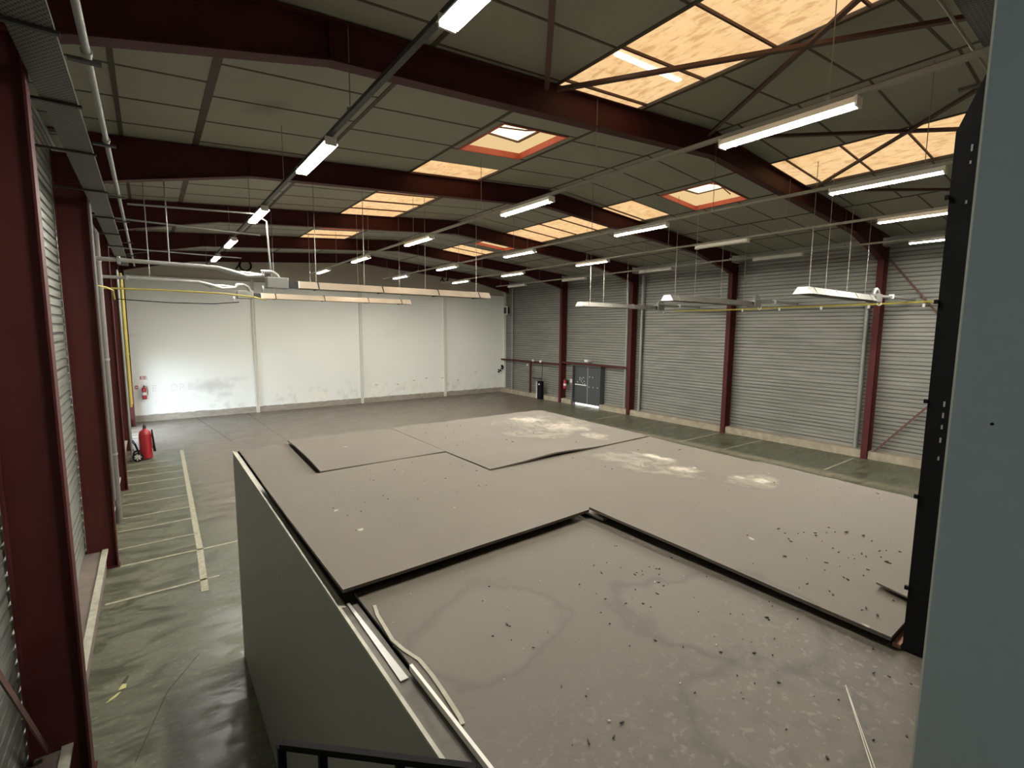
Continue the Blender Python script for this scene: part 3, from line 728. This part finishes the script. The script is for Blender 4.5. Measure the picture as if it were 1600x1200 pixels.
# ------------------------------------------------------------------ radiant tube heaters
def heater(x0, x1, y, z, burner_left, label, m):
    """hood along X between x0 and x1"""
    t = thing('radiant_heater', label, 'heater', ((x0+x1)/2, y, z), 'hanging radiant tube heaters')
    h = MB(); w0, w1, hh, tk = .20, .10, .15, .008
    pr = [(-w1, hh), (w1, hh), (w0, 0), (w0-tk, 0), (w1-tk, hh-tk), (-w1+tk, hh-tk), (-w0+tk, 0), (-w0, 0)]
    h.prism([(y+a, z+b) for a, b in pr], x0, x1, 'x'); h.build('hood', m, t)
    for s, xe in ((-1, x0), (1, x1)):
        MB().prism([(y-w0, z), (y+w0, z), (y+w1, z+hh), (y-w1, z+hh)], xe, xe+s*.006, 'x').build('end_plate', Mt['white'], t)
    MB().tube([(x0+.02, y-.07, z+.04), (x1-.02, y-.07, z+.04)], .032, 10).build('radiant_tube', Mt['glassblk'], t, smooth=True)
    MB().tube([(x0+.02, y+.07, z+.04), (x1-.02, y+.07, z+.04)], .032, 10).build('radiant_tube', Mt['glassblk'], t, smooth=True)
    for q in (.08, .38, .68, .93):
        xx = x0+(x1-x0)*q
        MB().prism([(y-w0-.01, z-.01), (y+w0+.01, z-.01), (y+w1+.01, z+hh+.012), (y-w1-.01, z+hh+.012)], xx-.012, xx+.012, 'x').build('strap', Mt['dark'] if burner_left else Mt['hoodgrey'], t)
    for q in ((.08, .3, .62, .93) if x0 != 12.7 else (.13, .3, .62, .87)):
        xx = x0+(x1-x0)*q
        MB().tube([(xx, y, z+hh), (xx, y, zc(xx)-.02)], .007, 5).build('suspension_wire', Mt['railm'], t)
    s = -1 if burner_left else 1; xe = x0 if burner_left else x1
    MB().box(xe+s*.20, xe+s*.01, y-.10, y+.10, z+.0, z+.14).build('burner_flange', Mt['dark'], t)
    MB().box(xe+s*.20, xe+s*.60, y-.14, y+.14, z-.02, z+.20).build('burner_box', Mt['galv'], t, bevel=.015)
    ring = [(xe+s*.68, y-.05+.05*math.cos(a), z-.04+.05*math.sin(a)) for a in [2*PI*q/14 for q in range(14)]]
    MB().tube(ring, .014, closed=True).build('inlet_ring', Mt['white'], t)
    return t, xe, s
H1, _, _ = heater(3.25, 8.05, 5.4, 5.0, True, 'long heater hung at left, the nearer of the pair before the far wall', Mt['aluminium'])
H2, _, _ = heater(3.30, 7.85, 9.9, 5.0, True, 'long heater hung at left, the farther and lower-looking of the pair', Mt['aluminium'])
H3, _, _ = heater(12.1, 16.0, -0.85, 5.0, False, 'nearest heater hung at right, with a loose pale end plate', Mt['hoodgrey'])
H4, _, _ = heater(12.1, 16.4, 2.6, 5.0, False, 'middle of the three heaters hung at right', Mt['hoodgrey'])
H5, _, _ = heater(12.7, 16.7, 6.6, 5.0, False, 'farthest of the three heaters hung at right', Mt['hoodgrey'])
# flexible air and flue hoses
def hose_pair(H, y, xb, z):
    for dy, r, dz in ((-.06, .036, 0), (.14, .036, .02)):
        zz = z+dz
        pts = [(CL+.04, y+dy, zz+.05), (.6, y+dy, zz+.05), (1.8, y+dy, zz+.04), (2.05, y+dy, zz-.02-dz*2), (2.3, y+dy, zz-.09+dz*3), (2.6, y+dy, zz-.06), (xb-.35, y+dy, zz+.02), (xb-.2, y+dy, zz+.03), (xb-.10, y+dy, zz-.03), (xb-.06, y+dy, zz-.13)]
        o = MB().tube(pts, r, 10).build('air_hose', Mt['zinc'], H, smooth=True)
        MB().box(.30, .34, y+dy-.06, y+dy+.06, zz-.02, zz+.11).build('hose_clamp', Mt['galv'], o)
hose_pair(H1, 5.4, 2.95, 5.28)
hose_pair(H2, 9.3, 3.0, 5.28)
def loop_hose(H, x, y, z):
    pts = [(x, y, z+.18)] + [(x+.18-.18*math.cos(a), y, z+.18+.16*math.sin(a)) for a in [PI*q/8 for q in range(1, 9)]]
    pts += [(x+.9, y+.02, z+.17), (x+1.6, y, z+.2), (CR-.01, y, z+.2)]
    o = MB().tube(pts, .045, 10).build('air_hose', Mt['zinc'], H, smooth=True)
    MB().box(x+1.4, x+1.46, y-.06, y+.06, z+.14, z+.26).build('hose_clamp', Mt['white'], o)
loop_hose(H3, 16.35, -0.85, 5.0)
loop_hose(H4, 16.75, 2.6, 5.0)
loop_hose(H5, 17.05, 6.6, 5.0)
# yellow gas line along the right wall
pts = [(19.46, 7.5, 5.05), (19.46, 5.2, 5.03), (19.46, 2.6, 5.06), (19.46, 0.1, 5.08), (19.46, -2, 5.12), (19.46, -4.9, 5.12)]
o = MB().tube(pts, .03, 8).build('gas_pipe', Mt['yellow']); tag(o, 'yellow gas pipe running along the right wall under the heaters', 'pipe')
b = MB()
for yy in (-2.5, -1.2, 0.2, 1.6, 3.0, 4.4): b.box(19.43, 19.49, yy-.03, yy+.03, 4.95, 5.05)
b.build('pipe_clips', Mt['white'], o)
# yellow gas pipes on the left wall
for (xx, yy), z0, lb in (((.05, 14.78), 1.5, 'left one of the two upright yellow pipes near the far left column'), ((.05, 15.6), 1.5, 'right one of the two upright yellow pipes near the far left column')):
    o = MB().tube([(xx, yy, z0), (xx, yy, 5.9)], .035, 8).build('gas_pipe', Mt['yellow'], smooth=True); tag(o, lb, 'pipe', 'upright yellow gas pipes')
    MB().lathe([(.045, 0), (.045, .09)], (xx, yy, 3.2), n=10).build('pipe_joint', Mt['yellow'], o)
o = MB().tube([(.05, 14.82, 1.55), (.05, 15.56, 1.55)], .032, 8).build('gas_pipe', Mt['yellow']); tag(o, 'short level yellow pipe joining the two upright yellow pipes', 'pipe')
o = MB().tube([(CL-.02, 9.0, 5.05), (.3, 9.05, 5.06), (1.0, 9.1, 5.07), (2.3, 9.1, 5.05), (3.0, 9.15, 5.0), (3.4, 9.7, 4.95)], .02, 8).build('gas_pipe', Mt['yellow']); tag(o, 'thin yellow pipe crossing from left wall to the heaters', 'pipe')
o = MB().tube([(CL-.02, 5.6, 4.85), (-.05, 5.62, 4.9), (.1, 5.8, 4.88), (.18, 6.2, 4.85), (.18, 6.5, 4.7)], .014, 8).build('gas_pipe', Mt['yellow']); tag(o, 'short bent yellow pipe end beside the wide red column', 'pipe')
# sagging dark cable to far heater
o = MB().tube([(-.43, 12.2, 4.97), (1.2, 11.3, 4.86), (2.2, 10.6, 4.84), (2.75, 9.95, 4.88)], .012, 6).build('power_cable', Mt['black'], H2)
o = MB().tube([(3.0, 5.35, 5.05), (2.75, 5.35, 5.05), (2.72, 5.35, 5.7), (2.7, 5.35, 6.3), (2.45, 5.35, 6.42), (0.5, 5.35, 6.3)], .018, 6).build('supply_conduit', Mt['galv'], H1)

# ------------------------------------------------------------------ left wall services
t = thing('cable_tray', 'wide perforated cable tray running along the top of the left wall', 'cable tray', (.15, 3, 6.2))
MB().box(.02, .27, -9.5, 15.2, 6.18, 6.185).build('tray_base', Mt['perf'], t)
MB().box(.265, .27, -9.5, 15.2, 6.185, 6.24).build('tray_side', Mt['galv'], t); MB().box(.02, .025, -9.5, 15.2, 6.185, 6.24).build('tray_side', Mt['galv'], t)
for y in (-2.9, -1.9, -.95, .45, 2.0, 4.0, 6.2, 8.2, 10.2, 12.5): MB().box(-.3, .30, y-.02, y+.02, 6.155, 6.178).build('support_arm', Mt['dark'], t)
t = thing('conduit', 'grey steel conduit running beside the left cable tray', 'conduit', (.42, 3, 6.2))
MB().tube([(.42, -9.5, 6.2), (.42, 15.2, 6.2)], .025, 12).build('conduit_pipe', Mt['galv'], t, smooth=True)
for y in (-2.4, -.62, 1.5, 4.2, 6.4, 9.3, 12): MB().box(.30, .50, y-.025, y+.025, 6.15, 6.172).build('support_arm', Mt['dark'], t); MB().tube([(.42, y-.1, 6.2), (.42, y-.05, 6.2)], .036, 10).build('coupling', Mt['galv'], t)
for yy, lb in ((4.85, 'left one of the twin thin conduits fixed to the wide red column'), (5.01, 'right one of the twin thin conduits fixed to the wide red column')):
    o = MB().tube([(.022, yy, 1.2), (.022, yy, 6.40)], .016, 8).build('conduit', Mt['pipegrey'], smooth=True); tag(o, lb, 'conduit', 'twin conduits on the left wall')
o = MB().tube([(-.08, 7.4, .0), (-.08, 7.4, 6.05), (-.2, 7.4, 6.3), (-.2, 7.4, 6.9)], .06, 14).build('downpipe', Mt['pipegrey'], smooth=True); tag(o, 'thick grey downpipe between two red columns on left wall', 'pipe')
for z in (1.5, 3.5, 5.5): MB().lathe([(.068, -.02), (.068, .02)], (-.08, 7.4, z), n=14).build('pipe_bracket', Mt['galv'], o)
for yy, z0, z1, lb in ((13.7, .372, 5.9, 'thin grey conduit left of the yellow pipes, near one'), (14.2, .372, 5.9, 'thin grey conduit left of the yellow pipes, far one')):
    o = MB().tube([(.0, yy, z0-.36), (.0, yy, z1)], .022, 8).build('conduit', Mt['galv']); tag(o, lb, 'conduit', 'thin conduits near the yellow pipes')
o = MB().box(CL+.005, -.2, 6.8, 7.1, 5.25, 5.45).build('junction_box', Mt['offwhite'], bevel=.01); tag(o, 'pale junction box high on left wall by the downpipe', 'box')
for (ya, za), (xb, yb), lb in (((7.0, 6.32), (2.9, 7.2), 'thin grey conduit crossing left under the third roof bay'), ((11.5, 6.3), (3.1, 11.6), 'thin grey conduit crossing left under the fourth roof bay')):
    o = MB().tube([(CL-.01, ya, za), (xb, yb, za)], .018, 8).build('cross_conduit', Mt['galv']); tag(o, lb, 'conduit')
for x_, y_, z0, lb in ((1.05, 5.4, 5.4, 'long thin hanger rod above the left air hoses'), (.75, 6.6, 5.3, 'short thin hanger rod beside the left air hoses')):
    o = MB().tube([(x_, y_, z0-.1), (x_, y_, zc(x_)-.02)], .01, 6).build('hanger_rod', Mt['galv']); tag(o, lb, 'rod')
# hose coils on the far wall
for cx, cz, s, lb in ((4.55, 7.1, .22, 'large coil of black hose high on the far wall'), (15.3, 7.2, .16, 'small coil of black hose high on the far wall at right')):
    pts = [(cx+s*(1+.12*k/20)*math.cos(a), FAR-.08-.002*k, cz+s*(1+.12*k/20)*math.sin(a)) for k, a in [(q, 2*PI*q/16+1.2) for q in range(38)]]
    pts += [(cx-s*1.8, FAR-.06, cz-s*.9)]
    o = MB().tube(pts, .03, 8).build('hose_coil', Mt['black'], smooth=True); tag(o, lb, 'hose')
# cable tray crossing over at the top right
t = thing('cable_tray', 'dark cable tray crossing the ceiling at top right corner', 'cable tray', (10, -3.9, 6.7))
MB().box(4.2, 19.3, -4.84, -4.52, 6.60, 6.61).build('tray_base', Mt['perf'], t)
MB().box(4.2, 19.3, -4.52, -4.51, 6.60, 6.67).build('tray_side', Mt['dark'], t)
for x_ in (7.3, 11.0, 15.0, 18.0): MB().box(x_-.03, x_+.03, -4.90, -4.2, 6.57, 6.599).build('support_arm', Mt['dark'], t)
for x_ in (7.3, 11.0, 15.0, 18.0): MB().tube([(x_, -4.7, 6.61), (x_, -4.7, zc(x_)-.02)], .008, 5).build('hanger_rod', Mt['dark'], t)
o = MB().tube([(4.2, -4.44, 6.62), (19.4, -4.44, 6.62)], .012, 8).build('conduit', Mt['railm']); tag(o, 'pale conduit beside the cable tray at top right', 'conduit')

# ------------------------------------------------------------------ the office block in the middle, with its roof of loose sheets
ZT = 2.66
BX0, BY1, BYN = 1.40, 1.0, -7.6
def rx(y): return 6.28 + (1.0-y)/-5.6*0.30 if False else 6.30 - (1.0-y)*0.055
t = thing('office_block', 'grey green flat roofed enclosure standing in the middle of the hall', 'enclosure', (3.8, -3, 0))
MB().box(BX0, BX0+.05, BYN, BY1, 0, ZT).build('side_wall', Mt['sidep'], t)
MB().hexa([(BX0+.05, BY1-.05, 0), (rx(1)-.05, BY1-.05, 0), (rx(1)-.05, BY1, 0), (BX0+.05, BY1, 0), (BX0+.05, BY1-.05, ZT), (rx(1)-.05, BY1-.05, ZT), (rx(1)-.05, BY1, ZT), (BX0+.05, BY1, ZT)]).build('end_wall', Mt['sidep'], t)
MB().hexa([(rx(BYN)-.05, BYN, 0), (rx(BYN), BYN, 0), (rx(1), 1, 0), (rx(1)-.05, 1, 0), (rx(BYN)-.05, BYN, ZT), (rx(BYN), BYN, ZT), (rx(1), 1, ZT), (rx(1)-.05, 1, ZT)]).build('side_wall', Mt['sidep'], t)
MB().hexa([(BX0+.05, BYN, ZT-.08), (rx(BYN)-.05, BYN, ZT-.08), (rx(1)-.05, BY1-.05, ZT-.08), (BX0+.05, BY1-.05, ZT-.08), (BX0+.05, BYN, ZT-.02), (rx(BYN)-.05, BYN, ZT-.02), (rx(1)-.05, BY1-.05, ZT-.02), (BX0+.05, BY1-.05, ZT-.02)]).build('roof_deck', Mt['dark'], t)
# edge trims: pale outer arris, dirty channel, bright strip
MB().box(BX0-.004, BX0+.012, BYN, BY1+.004, ZT+.001, ZT+.016).build('edge_trim', Mt['edge'], t)
MB().box(BX0+.012, BX0+.10, BYN, -3.14, ZT+.001, ZT+.008).build('edge_channel', Mt['channel'], t)
MB().box(BX0+.012, BX0+.035, -3.14, BY1-.02, ZT+.001, ZT+.012).build('edge_channel', Mt['edge'], t)
MB().hexa([(1.442, -3.85, ZT+.010), (1.478, -3.85, ZT+.010), (1.462, -3.12, ZT+.010), (1.448, -3.12, ZT+.010), (1.442, -3.85, ZT+.016), (1.478, -3.85, ZT+.016), (1.462, -3.12, ZT+.016), (1.448, -3.12, ZT+.016)]).build('bright_strip', Mt['zinc'], t)
MB().hexa([(1.492, -4.9, ZT+.03), (1.506, -4.9, ZT+.03), (1.506, -3.83, ZT+.03), (1.492, -3.83, ZT+.03), (1.492, -4.9, ZT+.058), (1.506, -4.9, ZT+.058), (1.506, -3.83, ZT+.058), (1.492, -3.83, ZT+.058)]).build('bright_strip', Mt['offwhite'], t)
MB().box(BX0+.05, rx(1)-.1, BY1-.03, BY1+.006, ZT+.001, ZT+.014).build('edge_trim', Mt['edge'], t)
MB().hexa([(rx(BYN)-.05, BYN, ZT+.001), (rx(BYN)+.006, BYN, ZT+.001), (rx(1)+.006, 1, ZT+.001), (rx(1)-.05, 1, ZT+.001), (rx(BYN)-.05, BYN, ZT+.014), (rx(BYN)+.006, BYN, ZT+.014), (rx(1)+.006, 1, ZT+.014), (rx(1)-.05, 1, ZT+.014)]).build('edge_trim', Mt['edge'], t)

def sheet(poly, z, th, label, lift=None, sag=0.006, seed=0):
    """thin board: polygon (quad, ccw) subdivided, with slight warp"""
    b = bmesh.new(); n = 24
    (x0, y0), (x1, y1), (x2, y2), (x3, y3) = poly
    grid = {}
    for layer in (0, 1):
        for i in range(n+1):
            for j in range(n+1):
                u, v = i/n, j/n
                px = (1-u)*(1-v)*x0+u*(1-v)*x1+u*v*x2+(1-u)*v*x3; py = (1-u)*(1-v)*y0+u*(1-v)*y1+u*v*y2+(1-u)*v*y3
                pz = z + sag*(noise.noise(Vector((px*1.3+seed, py*1.3, seed)))+.6) + (lift(u, v) if lift else 0)
                grid[layer, i, j] = b.verts.new((px, py, pz - th*(1-layer)))
    for i in range(n):
        for j in range(n):
            b.faces.new([grid[1, i, j], grid[1, i+1, j], grid[1, i+1, j+1], grid[1, i, j+1]])
            b.faces.new([grid[0, i, j+1], grid[0, i+1, j+1], grid[0, i+1, j], grid[0, i, j]])
    for k in range(n):
        b.faces.new([grid[0, k, 0], grid[0, k+1, 0], grid[1, k+1, 0], grid[1, k, 0]])
        b.faces.new([grid[0, k+1, n], grid[0, k, n], grid[1, k, n], grid[1, k+1, n]])
        b.faces.new([grid[0, 0, k+1], grid[0, 0, k], grid[1, 0, k], grid[1, 0, k+1]])
        b.faces.new([grid[0, n, k], grid[0, n, k+1], grid[1, n, k+1], grid[1, n, k]])
    bmesh.ops.recalc_face_normals(b, faces=b.faces)
    me = bpy.data.meshes.new('roof_sheet'); b.to_mesh(me); b.free(); me.materials.append(Mt['board'])
    o = bpy.data.objects.new('roof_sheet', me); COL.objects.link(o)
    return tag(o, label, 'board', 'dusty sheets lying on the block roof')
Z1 = ZT+.028      # lower layer top
near_s = sheet([(1.512, BYN+.05), (3.9, BYN+.05), (3.9, -2.9), (1.512, -3.06)], Z1-.004, .014, 'large dark dusty sheet nearest the camera with a pale curved scrape', sag=.006, seed=3)
sheet([(1.43, -3.12), (3.39, -3.06), (3.39, -0.73), (1.43, -0.73)], Z1+.048, .020, 'square sheet in the middle of the left edge of the block roof', lift=lambda u, v: .022*(1-v)**2, seed=1)
sheet([(1.46, -0.80), (2.25, -0.80), (2.25, .97), (1.46, .97)], Z1, .016, 'small low sheet in the far left corner of the block roof', seed=2)
sheet([(1.97, -0.70), (3.40, -0.70), (3.40, .96), (2.02, .96)], Z1+.050, .018, 'far sheet with a curled left edge on the block roof', lift=lambda u, v: .015*max(0, 1-3*u)*math.sin(v*PI), seed=4)
sheet([(3.405, -1.63), (rx(-1.5)-.06, -1.55), (rx(1)-.06, .96), (3.405, .96)], Z1+.052, .018, 'far right sheet with a pale dried puddle on the block roof', lift=lambda u, v: .035*max(0, (1-v*4))*math.exp(-((u-.35)/.2)**2), seed=5)
sheet([(3.40, -3.2), (rx(-3.1)-.06, -3.2), (rx(-1.4)-.06, -1.40), (3.40, -1.45)], Z1+.040, .018, 'middle right sheet carrying two long pale puddle stains', seed=6)
near_r = sheet([(3.40, -5.03), (rx(-5)-.06, -5.03), (rx(-3.05)-.06, -3.10), (3.40, -3.05)], Z1+.056, .020, 'right hand sheet whose lifted edge overlaps the nearest sheet', lift=lambda u, v: .030*max(0, 1-u*2.5)*v, seed=7)
sheet([(3.80, -5.03), (4.6, -5.16), (4.7, -4.80), (3.86, -4.83)], Z1+.092, .010, 'small broken sheet piece lying by the black post', sag=.01, seed=8)
sheet([(3.95, BYN+.05), (rx(BYN)-.06, BYN+.05), (rx(-5.1)-.06, -5.1), (3.95, -5.1)], Z1-.004, .014, 'sheet beyond the blue grey panel on the block roof', seed=9)
# pale curved scrape on the nearest sheet
pts = [(1.555, -3.251), (1.535, -3.347), (1.514+.01, -3.487), (1.516, -3.59), (1.53, -3.688), (1.557, -3.792), (1.558, -3.918), (1.551, -4.029), (1.544, -4.11), (1.537, -4.189), (1.53, -4.22)]
s_ = MB()
for a, b_ in zip(pts[:-1], pts[1:]): s_.bar((a[0], a[1], Z1+.0035), (b_[0], b_[1], Z1+.0035), .018, .004)
s_.build('scrape_mark', Mt['trail'], near_s)
for a, b_ in (((2.95, -5.0), (2.35, -5.35)), ((2.93, -5.01), (2.32, -5.35))):
    MB().bar((a[0], a[1], Z1+.002), (b_[0], b_[1], Z1+.002), .003, .004).build('scratch', Mt['dustm'], near_s)
# broken timber under the lifted corner
for a, b_, m, lb in (((3.46, -5.10, Z1+.014), (3.90, -5.07, Z1+.02), 'wood', 'broken reddish timber piece beside the foot of the black post'), ((3.42, -5.13, Z1+.012), (3.52, -5.05, Z1+.012), 'dustm', 'pale plaster lump beside the foot of the black post')):
    pass
tag(MB().bar((3.43, -5.045, Z1+.012), (3.70, -5.045, Z1+.016), .03, .02).build('timber_offcut', Mt['wood']), 'broken reddish timber piece beside the foot of the black post', 'timber')
# debris flakes on the roof: leaves, chips
b = MB()
random.seed(11)
def flake(b, x, y, z, s):
    a = random.uniform(0, 2*PI); l = s*random.uniform(.5, 1.6); w_ = s*random.uniform(.2, .6)
    pts = []
    for k in range(6):
        t_ = 2*PI*k/6; r1 = random.uniform(.7, 1.1)
        px, py = l*math.cos(t_)*r1, w_*math.sin(t_)*r1
        pts.append((x+px*math.cos(a)-py*math.sin(a), y+px*math.sin(a)+py*math.cos(a)))
    b.prism(pts, z, z+.004+s*.15, 'z')
for k in range(90):
    x_ = random.uniform(1.6, 3.35); y_ = -3.2-2.3*random.random()**.8
    if random.random() < .5: x_ = random.uniform(2.6, 3.35); y_ = random.uniform(-5.2, -3.6)
    flake(b, x_, y_, Z1+.001, random.uniform(.003, .010))
for k in range(80):
    x_ = random.uniform(3.5, 5.8); y_ = random.uniform(-4.9, -3.3)
    if random.random() < .6: x_ = random.uniform(3.5, 4.6); y_ = random.uniform(-4.95, -4.2)
    flake(b, x_, y_, Z1+.066, random.uniform(.004, .013))
for k in range(45): flake(b, random.uniform(1.5, 3.3), random.uniform(-3.0, -.9), Z1+.056, random.uniform(.003, .010))
for k in range(35): flake(b, random.uniform(3.5, 5.8), random.uniform(-2.9, .6), Z1+.03 if False else Z1+.058, random.uniform(.004, .012))
tag(b.build('leaf_debris', Mt['leaf']), 'scattered dark leaf crumbs and chips lying on the roof sheets', 'debris', kind='stuff')
b = MB()
for k in range(60): flake(b, random.uniform(1.5, 3.3), random.uniform(-5.3, -3.2), Z1+.001, random.uniform(.002, .006))
for k in range(12): flake(b, random.uniform(3.9, 4.1), random.uniform(-3.75, -3.6), Z1+.056, random.uniform(.006, .015))
tag(b.build('plaster_crumbs', Mt['dustm']), 'scattered pale plaster crumbs lying on the roof sheets', 'debris', kind='stuff')
b = MB(); random.seed(5)
b.prism([(.03, 1.00), (.12, 1.06), (.16, 1.13), (.13, 1.12), (.06, 1.05)], .001, .006, 'z')
tag(b.build('fallen_leaf', Mt['straw']), 'long yellow leaf strip on the green floor at lower left', 'leaf')
b = MB().prism([(.13, 1.16), (.20, 1.17), (.21, 1.24), (.17, 1.27)], .001, .010, 'z'); tag(b.build('fallen_leaf', Mt['straw']), 'small crumpled pale leaf beyond the long yellow one', 'leaf')
b = MB().prism([(.16, 1.20), (.20, 1.30), (.23, 1.42), (.20, 1.40), (.16, 1.30)], .001, .006, 'z'); tag(b.build('fallen_leaf', Mt['leaf']), 'dark crumpled leaf beyond the yellow ones on the floor', 'leaf')

# ------------------------------------------------------------------ black guard rail by the block, lower edge of the picture
t = thing('guard_rail', 'black flat steel guard rail at the bottom edge before the block wall', 'railing', (1.1, -4.4, 0))
A = Vector((.905, -4.22, 2.95)); B = Vector((1.33, -4.63, 2.95))
MB().bar(A, B, .02, .02).build('top_rail', Mt['black'], t)
for q in (0.0, .22, .62, 1.0):
    p = A.lerp(B, q); MB().bar((p.x, p.y, 0), (p.x, p.y, 2.95), .022, .022).build('baluster', Mt['black'], t)
MB().bar((A.x, A.y, .15), (B.x, B.y, .15), .02, .02).build('bottom_rail', Mt['black'], t)

# ------------------------------------------------------------------ blue-grey panel and black post at right
px, py = 2.39, -5.35
t = thing('partition_panel', 'tall blue grey panel filling the right edge of the picture', 'partition', (px, py, Z1))
MB().box(px, px+.05, -7.5, py, Z1+.004, 7.2).build('panel_face', Mt['bluegrey'], t)
MB().box(px+.006, px+.044, py, py+.006, Z1+.004, 7.2).build('panel_edge', Mt['offwhite'], t)
MB().lathe([(.004, -.003), (.004, 0)], (px, -5.43, 3.95), 'x', 8).build('screw', Mt['black'], t)
t = thing('black_post', 'black rubber edged post standing on the sheets beside the blue grey panel', 'post', (3.5, -5.1, Z1))
MB().box(3.44, 3.60, -5.185, -5.065, Z1-.002+.006, 5.02).build('post_core', Mt['black'], t)
b = MB(); random.seed(3)
for z_ in [Z1+.3+.44*k for k in range(5)]: b.box(3.43, 3.445, -5.066, -5.052, z_, z_+.018)
b.build('edge_stud', Mt['black'], t)
b = MB()
for z_ in (3.62, 3.70, 3.76, 3.81, 3.86, 4.72, 4.88, 4.93): b.box(3.4385, 3.44, -5.125, -5.119, z_, z_+random.uniform(.012, .03))
b.build('pin_hole_light', Mt['zinc'], t)  # pale bits stand in for light shining through small holes
b = MB().hexa([(3.44, -5.185, 5.02), (3.60, -5.185, 5.02), (3.60, -5.065, 5.02), (3.44, -5.065, 5.02), (3.47, -5.24, 5.30), (3.60, -5.24, 5.30), (3.60, -5.16, 5.30), (3.47, -5.16, 5.30)]); b.box(3.47, 3.60, -5.24, -5.16, 5.30, 7.2); b.build('post_head', Mt['black'], t)
# unseen lamp added behind the camera to put cool light on the panel
t = thing('added_panel_light', 'added out of frame light that brightens the blue grey panel', 'lamp', (.6, -7.2, 4.3))
MB().box(.50, .58, -7.6, -6.9, 4.1, 4.5).build('added_light_body', Mt['white'], t)
MB().box(.58, .60, -7.57, -6.93, 4.13, 4.47).build('diffuser', emis('added_cool_glow', (.66, .82, 1.0), 9.0), t)
MB().bar((.54, -7.6, 4.3), (.54, BACK, 4.3), .04, .04).build('arm', Mt['dark'], t)
